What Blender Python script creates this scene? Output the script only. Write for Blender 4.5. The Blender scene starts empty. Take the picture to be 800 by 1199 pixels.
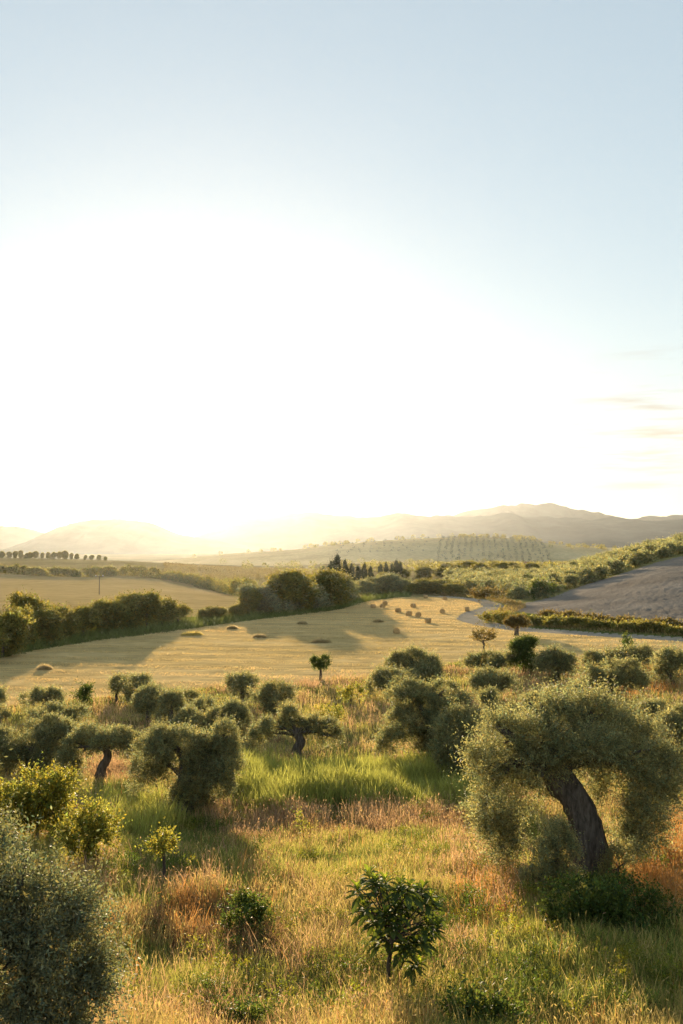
import bpy, math, random
import numpy as np
from mathutils import Vector

# ---------------------------------------------------------------- camera, world, sun, exposure
SC = bpy.context.scene
COL = SC.collection
W0, H0, F = 800.0, 1199.0, 1152.0          # the view's frame and focal length, in the same units
HOR = 637.0
PITCH = math.atan((HOR - H0 / 2) / F)
CP, SP = math.cos(PITCH), math.sin(PITCH)
CZ = 11.5                                   # camera height above datum
cam = bpy.data.cameras.new('camera')
cam.sensor_fit = 'VERTICAL'
cam.sensor_height = 36.0
cam.lens = 36.0 * F / H0
cam.clip_start = 0.1
cam.clip_end = 200000
co = bpy.data.objects.new('camera', cam)
COL.objects.link(co)
co.location = (0, 0, CZ)
co.rotation_euler = (math.radians(90) + PITCH, 0, 0)
SC.camera = co

SUN_EL = math.radians(6.6)
SUN_AZ = math.atan((228 - 400) / F)         # left of the view axis (+Y)
sdir = Vector((math.sin(SUN_AZ) * math.cos(SUN_EL), math.cos(SUN_AZ) * math.cos(SUN_EL), math.sin(SUN_EL)))
sun = bpy.data.lights.new('sun', 'SUN')
sun.energy = 4.6
sun.angle = math.radians(0.6)
sun.color = (1.0, 0.79, 0.50)
so = bpy.data.objects.new('sun', sun)
COL.objects.link(so)
so.rotation_euler = (-sdir).to_track_quat('-Z', 'Y').to_euler()

world = bpy.data.worlds.new('World')
SC.world = world
world.use_nodes = True
wn, wl = world.node_tree.nodes, world.node_tree.links
wn.clear()
sky = wn.new('ShaderNodeTexSky')
sky.sky_type = 'NISHITA'
sky.sun_disc = False
sky.sun_elevation = SUN_EL
sky.sun_rotation = SUN_AZ
sky.altitude = 200
sky.air_density = 1.0
sky.dust_density = 0.12
sky.ozone_density = 1.0
bg = wn.new('ShaderNodeBackground')
bg.inputs['Strength'].default_value = 0.15
wo = wn.new('ShaderNodeOutputWorld')
# thin pinkish cloud wisps low in the sky to the right of the sun
tc_ = wn.new('ShaderNodeTexCoord')
mp_ = wn.new('ShaderNodeMapping'); mp_.inputs['Scale'].default_value = (9, 9, 95); mp_.inputs['Rotation'].default_value = (0.0, 0.05, 0.0)
no_ = wn.new('ShaderNodeTexNoise'); no_.inputs['Scale'].default_value = 1.0; no_.inputs['Detail'].default_value = 5; no_.inputs['Roughness'].default_value = 0.55
wl.new(tc_.outputs['Generated'], mp_.inputs['Vector']); wl.new(mp_.outputs[0], no_.inputs['Vector'])
r1_ = wn.new('ShaderNodeMapRange'); r1_.inputs[1].default_value = 0.50; r1_.inputs[2].default_value = 0.66
wl.new(no_.outputs[0], r1_.inputs[0])
vd_ = wn.new('ShaderNodeVectorMath'); vd_.operation = 'DISTANCE'
cdir = Vector((math.tan(math.radians(17.5)), 1.0, 0.112)).normalized()
vd_.inputs[1].default_value = cdir
wl.new(tc_.outputs['Generated'], vd_.inputs[0])
r2_ = wn.new('ShaderNodeMapRange'); r2_.inputs[1].default_value = 0.10; r2_.inputs[2].default_value = 0.03
wl.new(vd_.outputs['Value'], r2_.inputs[0])
mu_ = wn.new('ShaderNodeMath'); mu_.operation = 'MULTIPLY'
wl.new(r1_.outputs[0], mu_.inputs[0]); wl.new(r2_.outputs[0], mu_.inputs[1])
mc_ = wn.new('ShaderNodeMix'); mc_.data_type = 'RGBA'; mc_.blend_type = 'MULTIPLY'
mc_.inputs[7].default_value = (0.86, 0.72, 0.66, 1)
wl.new(mu_.outputs[0], mc_.inputs[0]); # sky light toned in colour: gamma compresses the sun's glow, hue leans to cyan
gm_ = wn.new('ShaderNodeGamma'); gm_.inputs['Gamma'].default_value = 0.40
hs_ = wn.new('ShaderNodeHueSaturation'); hs_.inputs['Saturation'].default_value = 1.15; hs_.inputs['Hue'].default_value = 0.494
wl.new(sky.outputs[0], gm_.inputs['Color']); wl.new(gm_.outputs[0], hs_.inputs['Color'])
wl.new(hs_.outputs[0], mc_.inputs[6])
wl.new(mc_.outputs[2], bg.inputs['Color'])
wl.new(bg.outputs[0], wo.inputs['Surface'])

SC.view_settings.view_transform = 'Standard'
SC.view_settings.look = 'None'
SC.view_settings.exposure = 1.70
SC.view_settings.gamma = 1.0
SC.view_settings.use_curve_mapping = False
SC.render.engine = 'CYCLES'
SC.cycles.use_denoising = True
SC.cycles.max_bounces = 6
SC.cycles.diffuse_bounces = 3
SC.cycles.transmission_bounces = 3
SC.cycles.volume_bounces = 0
SC.cycles.use_adaptive_sampling = True
SC.cycles.adaptive_threshold = 0.02

HAZE_DENSITY = 1.55e-5
HAZE_ANISO = 0.74

# ---------------------------------------------------------------- helpers
def tag(o, label=None, cat=None, group=None, kind=None):
    if label: o['label'] = label
    if cat: o['category'] = cat
    if group: o['group'] = group
    if kind: o['kind'] = kind
    return o

def link(name, me, mat=None, parent=None, loc=None):
    o = bpy.data.objects.new(name, me)
    COL.objects.link(o)
    if mat is not None and me is not None and len(me.materials) == 0:
        me.materials.append(mat)
    if parent is not None: o.parent = parent
    if loc is not None: o.location = loc
    return o

def empty(name, loc, rz=0.0):
    o = bpy.data.objects.new(name, None)
    COL.objects.link(o)
    o.location = loc
    o.rotation_euler = (0, 0, rz)
    o.empty_display_size = 0.3
    return o

def mesh_np(name, v, faces, col=None, smooth=False):
    """v: n x 3; faces: list of int arrays (m x k), any k"""
    me = bpy.data.meshes.new(name)
    v = np.ascontiguousarray(v, dtype=np.float32)
    me.vertices.add(len(v))
    me.vertices.foreach_set('co', v.ravel())
    faces = [np.asarray(f, dtype=np.int32) for f in faces if len(f)]
    nl = sum(f.size for f in faces)
    npol = sum(len(f) for f in faces)
    me.loops.add(nl)
    me.loops.foreach_set('vertex_index', np.concatenate([f.ravel() for f in faces]).astype(np.int32))
    me.polygons.add(npol)
    tot = np.concatenate([np.full(len(f), f.shape[1], dtype=np.int32) for f in faces])
    st = np.concatenate([[0], np.cumsum(tot)[:-1]]).astype(np.int32)
    me.polygons.foreach_set('loop_start', st)
    if smooth:
        me.polygons.foreach_set('use_smooth', np.ones(npol, dtype=bool))
    if col is not None:
        a = me.attributes.new('tint', 'FLOAT_VECTOR', 'POINT')
        a.data.foreach_set('vector', np.ascontiguousarray(col, dtype=np.float32).ravel())
    me.update(calc_edges=True)
    return me

def unit(a):
    return a / np.maximum(np.linalg.norm(a, axis=-1, keepdims=True), 1e-9)

def rdirs(rng, n):
    return unit(rng.normal(size=(n, 3)))

def pchip(x, y, xq):
    x = np.asarray(x, float); y = np.asarray(y, float)
    h = np.diff(x)
    sh = (slice(None),) + (None,) * (y.ndim - 1)
    d = np.diff(y, axis=0) / h[sh]
    m = np.zeros_like(y)
    w1 = (2 * h[1:] + h[:-1])[sh]; w2 = (h[1:] + 2 * h[:-1])[sh]
    same = d[:-1] * d[1:] > 0
    with np.errstate(divide='ignore', invalid='ignore'):
        hm = (w1 + w2) / (w1 / d[:-1] + w2 / d[1:])
    m[1:-1] = np.where(same, hm, 0)
    m[0] = d[0]; m[-1] = d[-1]
    xq = np.clip(xq, x[0], x[-1])
    i = np.clip(np.searchsorted(x, xq) - 1, 0, len(x) - 2)
    t = ((xq - x[i]) / h[i])[sh]
    hh = h[i][sh]
    return ((2*t**3-3*t**2+1)*y[i] + (t**3-2*t**2+t)*hh*m[i] + (-2*t**3+3*t**2)*y[i+1] + (t**3-t**2)*hh*m[i+1])

_perm = np.random.default_rng(5).random((256, 256))
def vnoise(x, y):
    xi = np.floor(x).astype(int); yi = np.floor(y).astype(int)
    fx = x - xi; fy = y - yi
    fx = fx*fx*(3-2*fx); fy = fy*fy*(3-2*fy)
    a = _perm[xi % 256, yi % 256]; b = _perm[(xi+1) % 256, yi % 256]
    c = _perm[xi % 256, (yi+1) % 256]; d = _perm[(xi+1) % 256, (yi+1) % 256]
    return (a*(1-fx)+b*fx)*(1-fy) + (c*(1-fx)+d*fx)*fy
def fbm(x, y, o=4):
    s = 0; a = 0.5; t = 0
    for k in range(o):
        s = s + a * vnoise(x * 2**k + 17.3*k, y * 2**k + 9.1*k); t += a; a *= 0.5
    return s / t

# ---------------------------------------------------------------- projection of world points and rays
def ray(px, py):
    a = (np.asarray(px, float) - W0/2) / F
    b = (H0/2 - np.asarray(py, float)) / F
    return np.stack([a, CP - b*SP, SP + b*CP], -1)      # unnormalised, y = depth share
def proj(P):
    x = P[..., 0]; y = P[..., 1]; z = P[..., 2] - CZ
    dep = y*CP + z*SP
    up = -y*SP + z*CP
    return W0/2 + F*x/dep, H0/2 - F*up/dep

# ---------------------------------------------------------------- terrain heights
YS = [2, 6, 10, 15, 24, 37, 50, 65, 80, 115, 150, 200, 260, 340, 450, 560, 700, 850, 1100, 1500, 1900, 2600, 5000, 9000, 25000]
near = [-3.8, -5.3, -6.2, -7.1, -8.2, -9.9, -10.8, -11.2, -11.4]
PROF = {   # column -> heights relative to the camera, from the feet of the viewer outwards
 -700: near + [-11.3, -11.5, -12.0, -13.0, -14, -14, -11, -7, -12, -25, -30, -32, -35, -38, -40, -40],
 0:    near + [-11.4, -11.6, -12.2, -13.3, -14.8, -15.6, -13.2, -9.9, -12.5, -26, -32, -34, -35, -38, -40, -40],
 130:  near + [-11.4, -11.5, -12.0, -13.4, -14.7, -15.0, -13.3, -11.6, -14, -26, -32, -34, -35, -38, -40, -40],
 270:  near + [-11.4, -11.4, -12.0, -13.8, -17.0, -18.8, -18.8, -18.0, -18.6, -24, -14.5, -26, -34, -38, -40, -40],
 340:  near + [-11.4, -11.4, -11.8, -12.8, -15.0, -17.0, -18.4, -19.5, -21, -24, -8.5, -22, -34, -38, -40, -40],
 400:  near + [-11.4, -11.4, -11.5, -12.3, -13.5, -15.5, -18, -20, -21, -22, 0.5, -10, -34, -38, -40, -40],
 540:  near + [-11.4, -11.4, -11.6, -12.2, -13.0, -14.2, -16, -19, -22, -24, 10.5, -8, -34, -38, -40, -40],
 620:  near + [-11.2, -11.2, -11.6, -12.2, -12.7, -13.4, -16, -19, -22, -25, 7.5, -8, -34, -38, -40, -40],
 640:  near + [-11.1, -11.0, -11.2, -11.5, -12.1, -13.0, -16, -19, -22, -25, 1.0, -10, -32, -36, -40, -40],
 700:  near + [-11.0, -10.4, -9.2, -8.0, -7.4, -9.8, -14, -18, -21, -23, -4.0, -14, -30, -34, -38, -40],
 800:  near + [-10.8, -9.6, -6.0, -2.4, -0.9, -4.0, -9, -14, -18, -20, -12, -18, -24, -20, -34, -40],
 1400: near + [-10.4, -8.2, -1.0, 4.5, 7.5, 5, 0, -6, -12, -16, -15, -18, -24, -28, -34, -40],
}
UC = np.array([(k - 400) / F for k in PROF])
LG = np.linspace(math.log(2), math.log(25000), 700)
_cols = np.stack([pchip(np.log(YS), v, LG) for v in PROF.values()])     # columns x L
UG = np.linspace(UC[0], UC[-1], 900)
ZT = pchip(UC, _cols, UG)                                               # u x L
def ground_z(x, y):
    x = np.asarray(x, float); y = np.maximum(np.asarray(y, float), 2.0)
    u = np.clip(x / y, UG[0], UG[-1]); L = np.clip(np.log(y), LG[0], LG[-1])
    fi = (u - UG[0]) / (UG[1] - UG[0]); fj = (L - LG[0]) / (LG[1] - LG[0])
    i = np.clip(fi.astype(int), 0, len(UG)-2); j = np.clip(fj.astype(int), 0, len(LG)-2)
    a = fi - i; b = fj - j
    z = (ZT[i, j]*(1-a)+ZT[i+1, j]*a)*(1-b) + (ZT[i, j+1]*(1-a)+ZT[i+1, j+1]*a)*b
    nearw = np.clip((75 - y) / 25, 0, 1)
    z = z + nearw * ((fbm(x*0.22, y*0.22, 2)-0.5)*0.7 + (fbm(x*0.9+40, y*0.9, 2)-0.5)*0.22)
    farw = np.clip((y - 240) / 500, 0, 1)
    z = z + farw * (fbm(x*0.006+3, y*0.006+8, 3)-0.5) * 3.0
    return z + CZ
def hit(px, py, y0=4.0, y1=6000.0):
    """where the line of sight through a point of the frame first meets the ground"""
    d = ray(px, py)
    d = d / d[1]
    ys = np.exp(np.linspace(math.log(y0), math.log(y1), 2500))
    g = CZ + d[2]*ys - ground_z(d[0]*ys, ys)
    k = np.argmax(g < 0)
    if not (g < 0).any():
        return None
    if k == 0: yy = ys[0]
    else:
        t = g[k-1] / (g[k-1]-g[k]); yy = ys[k-1] + t*(ys[k]-ys[k-1])
    return np.array([d[0]*yy, yy, float(ground_z(d[0]*yy, yy))])
def hits(pts, **k):
    return np.array([h for h in (hit(*p, **k) for p in pts) if h is not None])

def inside(poly, x, y):
    r = np.zeros(x.shape, bool)
    n = len(poly)
    for i in range(n):
        x0, y0 = poly[i][:2]; x1, y1 = poly[(i+1) % n][:2]
        c = (y0 > y) != (y1 > y)
        with np.errstate(divide='ignore', invalid='ignore'):
            r ^= c & (x < (x1-x0)*(y-y0)/(y1-y0) + x0)
    return r
def line_dist(line, x, y):
    d = np.full(x.shape, 1e9)
    for i in range(len(line)-1):
        ax, ay = line[i][:2]; bx, by = line[i+1][:2]
        t = np.clip(((x-ax)*(bx-ax)+(y-ay)*(by-ay)) / max((bx-ax)**2+(by-ay)**2, 1e-9), 0, 1)
        d = np.minimum(d, np.hypot(x-ax-t*(bx-ax), y-ay-t*(by-ay)))
    return d
def smooth_line(p, n=8):
    p = np.asarray(p); t = np.arange(len(p)); q = np.linspace(0, len(p)-1, (len(p)-1)*n+1)
    return np.stack([pchip(t, p[:, k], q) for k in range(p.shape[1])], -1)

# ---------------------------------------------------------------- materials
def new_mat(name):
    m = bpy.data.materials.new(name)
    m.use_nodes = True
    m.node_tree.nodes.clear()
    return m, m.node_tree.nodes, m.node_tree.links
def leaf_mat(name, col, trans, tw=0.4, rough=0.6, spec=0.12):
    """tint attribute (a per-leaf colour factor) x base colour, with light passing through the blade"""
    m, n, l = new_mat(name)
    at = n.new('ShaderNodeAttribute'); at.attribute_name = 'tint'
    def mul(c):
        mx = n.new('ShaderNodeMix'); mx.data_type = 'RGBA'; mx.blend_type = 'MULTIPLY'
        mx.inputs[0].default_value = 1.0
        l.new(at.outputs['Color'], mx.inputs[6]); mx.inputs[7].default_value = (*c, 1)
        return mx.outputs[2]
    p = n.new('ShaderNodeBsdfPrincipled')
    l.new(mul(col), p.inputs['Base Color'])
    p.inputs['Roughness'].default_value = rough
    p.inputs['Specular IOR Level'].default_value = spec
    t = n.new('ShaderNodeBsdfTranslucent')
    l.new(mul(trans), t.inputs['Color'])
    mix = n.new('ShaderNodeMixShader'); mix.inputs[0].default_value = tw
    l.new(p.outputs[0], mix.inputs[1]); l.new(t.outputs[0], mix.inputs[2])
    o = n.new('ShaderNodeOutputMaterial'); l.new(mix.outputs[0], o.inputs['Surface'])
    return m
def ground_mat(name, stops, scale=0.1, detail=8, rough=0.95, bump=0.4, bscale=2.0, bdist=0.1, stretch=(1, 1, 1), second=None, rot=0.0):
    """noise colours over world position, a finer noise on top and relief"""
    m, n, l = new_mat(name)
    tc = n.new('ShaderNodeTexCoord')
    mp = n.new('ShaderNodeMapping'); mp.inputs['Scale'].default_value = stretch
    mp.inputs['Rotation'].default_value = (0, 0, rot)
    l.new(tc.outputs['Object'], mp.inputs['Vector'])
    no = n.new('ShaderNodeTexNoise'); no.inputs['Scale'].default_value = scale; no.inputs['Detail'].default_value = detail
    no.inputs['Roughness'].default_value = 0.62
    l.new(mp.outputs[0], no.inputs['Vector'])
    cr = n.new('ShaderNodeValToRGB')
    e = cr.color_ramp.elements
    e[0].position, e[0].color = stops[0][0], (*stops[0][1], 1)
    e[1].position, e[1].color = stops[-1][0], (*stops[-1][1], 1)
    for p_, c_ in stops[1:-1]:
        q = e.new(p_); q.color = (*c_, 1)
    l.new(no.outputs[0], cr.inputs[0])
    no2 = n.new('ShaderNodeTexNoise'); no2.inputs['Scale'].default_value = bscale; no2.inputs['Detail'].default_value = 6
    no2.inputs['Roughness'].default_value = 0.7
    l.new(mp.outputs[0], no2.inputs['Vector'])
    mr = n.new('ShaderNodeMapRange'); mr.inputs[1].default_value = 0.3; mr.inputs[2].default_value = 0.7
    mr.inputs[3].default_value = 0.72; mr.inputs[4].default_value = 1.25
    l.new(no2.outputs[0], mr.inputs[0])
    mx = n.new('ShaderNodeMix'); mx.data_type = 'RGBA'; mx.blend_type = 'MULTIPLY'; mx.inputs[0].default_value = 1
    l.new(cr.outputs[0], mx.inputs[6]); l.new(mr.outputs[0], mx.inputs[7])
    p = n.new('ShaderNodeBsdfPrincipled')
    p.inputs['Roughness'].default_value = rough; p.inputs['Specular IOR Level'].default_value = 0.0
    l.new(mx.outputs[2], p.inputs['Base Color'])
    b = n.new('ShaderNodeBump'); b.inputs['Strength'].default_value = bump; b.inputs['Distance'].default_value = bdist
    l.new(no2.outputs[0], b.inputs['Height']); l.new(b.outputs[0], p.inputs['Normal'])
    o = n.new('ShaderNodeOutputMaterial'); l.new(p.outputs[0], o.inputs['Surface'])
    return m
def plain_mat(name, col, rough=0.8, nscale=6.0, var=0.35, bump=0.3, bdist=0.02, stretch=(1, 1, 1)):
    return ground_mat(name, [(0.3, tuple(c*(1-var) for c in col)), (0.7, tuple(c*(1+var) for c in col))], scale=nscale, rough=rough, bump=bump, bscale=nscale*3, bdist=bdist, stretch=stretch)

M = {}
M['ground'] = ground_mat('meadow_soil', [(0.3, (0.10, 0.085, 0.03)), (0.5, (0.21, 0.165, 0.06)), (0.7, (0.28, 0.20, 0.10))], scale=0.35, bump=0.6, bscale=5, bdist=0.12)
M['hay'] = ground_mat('mown_stubble', [(0.3, (0.40, 0.30, 0.13)), (0.5, (0.54, 0.39, 0.17)), (0.72, (0.62, 0.46, 0.22))], scale=0.10, bump=0.85, bscale=0.8, bdist=0.35, stretch=(0.45, 1.6, 1), rot=0.22)
M['verge'] = ground_mat('verge_soil', [(0.3, (0.07, 0.09, 0.025)), (0.7, (0.15, 0.16, 0.05))], scale=0.4, bump=0.6, bscale=2, bdist=0.2)
M['plough'] = ground_mat('ploughed_earth', [(0.3, (0.17, 0.145, 0.12)), (0.5, (0.225, 0.195, 0.163)), (0.7, (0.29, 0.255, 0.215))], scale=0.06, bump=1.0, bscale=2.4, bdist=0.3)
M['road'] = ground_mat('pale_gravel', [(0.3, (0.26, 0.22, 0.165)), (0.7, (0.38, 0.33, 0.26))], scale=0.5, bump=0.3, bscale=4, bdist=0.04)
M['pale_field'] = ground_mat('pale_stubble', [(0.3, (0.32, 0.235, 0.10)), (0.7, (0.42, 0.30, 0.135))], scale=0.02, bump=0.8, bscale=0.4, bdist=0.5, stretch=(0.5, 1, 1))
M['green_field'] = ground_mat('dull_green_field', [(0.3, (0.19, 0.15, 0.06)), (0.7, (0.28, 0.215, 0.09))], scale=0.02, bump=0.8, bscale=0.4, bdist=0.5)
M['far'] = ground_mat('far_pasture', [(0.3, (0.12, 0.11, 0.045)), (0.5, (0.20, 0.16, 0.07)), (0.7, (0.28, 0.21, 0.10))], scale=0.006, bump=0.8, bscale=0.1, bdist=1.5)
M['orchard'] = ground_mat('orchard_floor', [(0.3, (0.15, 0.15, 0.055)), (0.7, (0.27, 0.23, 0.09))], scale=0.08, bump=0.7, bscale=0.8, bdist=0.3)
M['hill'] = ground_mat('dry_hillside', [(0.3, (0.36, 0.28, 0.14)), (0.5, (0.50, 0.39, 0.20)), (0.7, (0.58, 0.46, 0.25))], scale=0.008, bump=0.5, bscale=0.2, bdist=0.6)
M['mount'] = ground_mat('mountain_slopes', [(0.3, (0.03, 0.045, 0.045)), (0.7, (0.075, 0.09, 0.08))], scale=0.0016, bump=0.5, bscale=0.008, bdist=10)
M['bark'] = ground_mat('olive_bark', [(0.3, (0.05, 0.042, 0.035)), (0.7, (0.19, 0.16, 0.135))], scale=5, bump=1.0, bscale=9, bdist=0.06, stretch=(2.2, 2.2, 0.5))
M['twig'] = plain_mat('pale_twig', (0.16, 0.12, 0.07))
M['olive'] = leaf_mat('olive_leaf', (0.21, 0.215, 0.115), (0.36, 0.34, 0.12), tw=0.45, rough=0.6, spec=0.12)
M['silver'] = leaf_mat('silvery_olive_leaf', (0.155, 0.165, 0.10), (0.25, 0.25, 0.09), tw=0.36, rough=0.6, spec=0.09)
M['bush'] = leaf_mat('hedgerow_leaf', (0.135, 0.135, 0.04), (0.33, 0.28, 0.05), tw=0.45)
M['lime'] = leaf_mat('yellow_green_leaf', (0.16, 0.17, 0.035), (0.40, 0.36, 0.05), tw=0.42)
M['cypress'] = leaf_mat('cypress_leaf', (0.035, 0.045, 0.02), (0.05, 0.06, 0.02), tw=0.2)
M['loquat'] = leaf_mat('loquat_leaf', (0.055, 0.085, 0.03), (0.20, 0.25, 0.03), tw=0.34, rough=0.7, spec=0.06)
M['dark'] = leaf_mat('dark_shrub_leaf', (0.055, 0.085, 0.022), (0.16, 0.20, 0.03), tw=0.35)
M['fig'] = leaf_mat('brown_green_leaf', (0.13, 0.105, 0.04), (0.26, 0.19, 0.05), tw=0.4)
M['grass'] = leaf_mat('grass_blade', (1, 1, 1), (1.1, 1.0, 0.8), tw=0.45, rough=0.6, spec=0.2)
M['straw'] = plain_mat('straw', (0.50, 0.34, 0.16), nscale=3, var=0.4, bump=0.9, bdist=0.08, stretch=(1, 1, 4))
M['wood'] = plain_mat('weathered_wood', (0.10, 0.08, 0.06), nscale=4)
M['plaster'] = plain_mat('pale_plaster', (0.55, 0.48, 0.40), nscale=0.7, var=0.12)
M['tile'] = plain_mat('clay_tile', (0.32, 0.17, 0.10), nscale=1.2, var=0.3)
M['pane'] = plain_mat('dark_window', (0.03, 0.03, 0.035), rough=0.2)
M['insul'] = plain_mat('white_ceramic', (0.75, 0.73, 0.70), rough=0.3)

# ---------------------------------------------------------------- zones, as outlines on the ground
ROAD = smooth_line(hits([(960, 757), (880, 753), (800, 748.5), (740, 745), (680, 741.5), (620, 737.5), (590, 734), (565, 729.5), (551, 725.5), (554, 719.5), (567, 714.5), (577, 710.5), (573, 706.3), (560, 702.8), (545, 700.6), (528, 699), (512, 698)]))
FIELD = hits([(-260, 846), (-120, 838), (0, 829), (60, 822), (120, 817), (180, 812), (260, 804), (375, 798), (440, 791), (520, 778), (560, 772), (620, 769), (700, 772), (800, 773), (960, 778), (960, 757), (880, 753), (800, 748.5), (740, 745), (680, 741.5), (620, 737.5), (590, 734), (565, 729.5), (551, 725.5), (554, 719.5), (567, 714.5), (577, 710.5), (573, 706.3), (560, 702.8), (530, 699), (470, 699), (430, 704), (400, 713), (330, 722), (280, 728), (200, 739), (120, 749), (60, 758), (0, 769), (-120, 790), (-260, 810)])
VERGE_EDGE = smooth_line(hits([(-260, 810), (-120, 790), (0, 769), (60, 758), (120, 749), (200, 739), (280, 728), (330, 722), (400, 713), (430, 704), (470, 699)]))
PLOUGH = hits([(590, 713), (640, 720), (680, 725), (740, 730), (800, 735), (900, 744), (1000, 752), (1000, 600.5), (900, 622), (800, 651.5), (735, 669.5), (700, 680), (670, 690), (647, 699), (620, 705)], y0=60)
if False: pass
HEDGE = smooth_line(hits([(-200, 667), (-60, 668.5), (0, 671), (50, 674), (100, 675.5), (150, 674), (190, 678), (230, 686), (262, 693), (290, 697)], y0=230))

# ---------------------------------------------------------------- ground sheet, cut into its zones
def build_ground():
    uu = np.arange(-0.44, 0.4401, 0.0019)
    out = 0.44 + np.cumsum(np.geomspace(0.004, 0.08, 36))
    uu = np.concatenate([-out[::-1], uu, out])
    L = np.concatenate([np.arange(math.log(2), math.log(10), 0.02), np.arange(math.log(10), math.log(520), 0.0062), np.arange(math.log(520), math.log(24000), 0.016)])
    Y = np.exp(L)
    U, YY = np.meshgrid(uu, Y)
    X = U * YY
    Z = ground_z(X, YY)
    rd = line_dist(ROAD, X, YY)
    onroad = rd < 2.6
    inpl = inside(PLOUGH, X, YY) & (YY < 420)
    Z = Z + np.where(inpl & (YY < 330), (fbm(X*1.9, YY*1.1, 3)-0.5)*0.30, 0)
    Z = Z - np.where(rd < 1.7, 0.08, 0)
    fld0 = (YY > 60) & (YY < 260) & ~onroad
    Z = Z + np.where(fld0, (fbm(X*0.35+5, YY*0.8, 3)-0.5)*0.22, 0)
    v = np.stack([X, YY, Z], -1).reshape(-1, 3)
    R, C = X.shape
    idx = np.arange(R*C).reshape(R, C)
    q = np.stack([idx[:-1, :-1], idx[:-1, 1:], idx[1:, 1:], idx[1:, :-1]], -1).reshape(-1, 4)
    cx = v[q, 0].mean(1); cy = v[q, 1].mean(1)
    wob = (fbm(cx*0.3, cy*0.3, 2)-0.5)
    zone = np.zeros(len(q), int)                                     # 0 ground
    far = cy > 230
    zone[far] = 7
    u = cx / cy
    hy = np.interp(cx/cy, HEDGE[:, 0]/HEDGE[:, 1], HEDGE[:, 1])
    left = (u < (300-400)/F) & (cy > 150)
    zone[left & (cy <= hy)] = 5
    zone[left & (cy > hy) & (cy < 900)] = 6
    zone[(u >= (300-400)/F) & (u < (395-400)/F) & (cy > 300) & (cy < 900)] = 6
    vd = line_dist(VERGE_EDGE, cx, cy)
    ve = np.interp(u, VERGE_EDGE[:, 0]/VERGE_EDGE[:, 1], VERGE_EDGE[:, 1])
    zone[(u > (140-400)/F) & (cy > 1050 + 160*fbm(cx*0.01, cy*0.01, 2)) & (cy < 1800)] = 9
    zone[(u < (480-400)/F) & (cy > ve-2) & (cy < ve + 22 + 8*wob)] = 2
    zone[(u > (560-400)/F) & (cy > 150) & (cy < 600)] = 8             # orchard floor
    zone[(u > (560-400)/F) & (cy > 105) & (cy <= 160)] = 2            # shrubby roadside
    zone[inside(FIELD, cx + wob*1.2, cy + wob*2.5)] = 1
    zone[inside(PLOUGH, cx + wob*1.5, cy + wob*3) & (cy < 420)] = 3
    zone[line_dist(ROAD, cx, cy) < 1.9 + wob*0.5] = 4
    names = ['ground', 'hay_field', 'grass_verge', 'ploughed_field', 'road', 'pale_field', 'green_field', 'far_terrain', 'orchard_ground', 'hill']
    mats = ['ground', 'hay', 'verge', 'plough', 'road', 'pale_field', 'green_field', 'far', 'orchard', 'hill']
    for k, nm in enumerate(names):
        f = q[zone == k]
        if not len(f): continue
        used, inv = np.unique(f, return_inverse=True)
        me = mesh_np(nm, v[used], [inv.reshape(-1, 4)], smooth=True)
        tag(link(nm, me, M[mats[k]]), kind='structure')
build_ground()

# ---------------------------------------------------------------- mountains: ridged height fields far off
def mountain(name, pts, D, depth, seed, rough=0.16):
    pts = np.array(pts, float)
    u = np.linspace((pts[0, 0]-400)/F, (pts[-1, 0]-400)/F, 260)
    top = pchip((pts[:, 0]-400)/F, pts[:, 1], u)
    t = np.linspace(-1, 1, 70)
    U, T = np.meshgrid(u, t)
    Y = D + T*depth
    X = U * D
    top = top - (fbm(u*60+seed*3.3, u*0+seed, 4)-0.5)*7*np.clip((640-top)/25, 0, 1)
    H = (HOR - top)/F*D + 60                       # above the plain at -60
    prof = np.clip(1 - np.abs(T)**1.15, 0, 1)
    s = 1.0/(depth*0.55)
    n = fbm(X*s*1.4+seed*7.7, Y*s*1.0+seed*3.1, 6)
    rid = 1 - np.abs(2*fbm(X*s*2+seed, Y*s*0.8, 5)-1)*2
    Z = H[None, :]*prof*(1 + rough*(n-0.5)*2*(1-prof*0.75) + 0.30*(rid-0.5)*prof*(1-prof)*3) - 60
    Z = Z + H[None, :]*0.05*(fbm(X*s*9+3, Y*s*9, 4)-0.5)*np.sqrt(prof)
    v = np.stack([X, Y, Z + CZ], -1).reshape(-1, 3)
    R, C = X.shape
    idx = np.arange(R*C).reshape(R, C)
    q = np.stack([idx[:-1, :-1], idx[:-1, 1:], idx[1:, 1:], idx[1:, :-1]], -1).reshape(-1, 4)
    tag(link(name, mesh_np(name, v, [q], smooth=True), M['mount']), kind='structure')
mountain('mountain', [(-420, 640), (-250, 612), (-80, 606), (0, 613), (40, 621), (70, 633), (95, 642)], 5200, 1150, 1)
mountain('mountain', [(20, 645), (50, 634), (72, 619), (95, 611), (130, 608), (165, 609), (190, 617), (215, 626), (260, 634), (330, 645)], 4300, 900, 2)
mountain('mountain', [(170, 645), (225, 630), (265, 614), (300, 606), (345, 600), (385, 603), (420, 606), (470, 602), (510, 604), (545, 605), (600, 603), (660, 606), (720, 606), (760, 611), (800, 608), (860, 604), (950, 600), (1100, 612), (1250, 640)], 5600, 1300, 3)
mountain('mountain', [(430, 640), (480, 612), (530, 602), (580, 596), (615, 592), (640, 590), (668, 595), (700, 600), (735, 606), (765, 606), (790, 603), (830, 607), (900, 612), (1000, 640)], 7600, 1200, 4)
mountain('mountain', [(560, 648), (640, 637), (700, 634), (760, 637), (800, 633), (880, 630), (960, 634), (1060, 645)], 3500, 500, 5)

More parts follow.
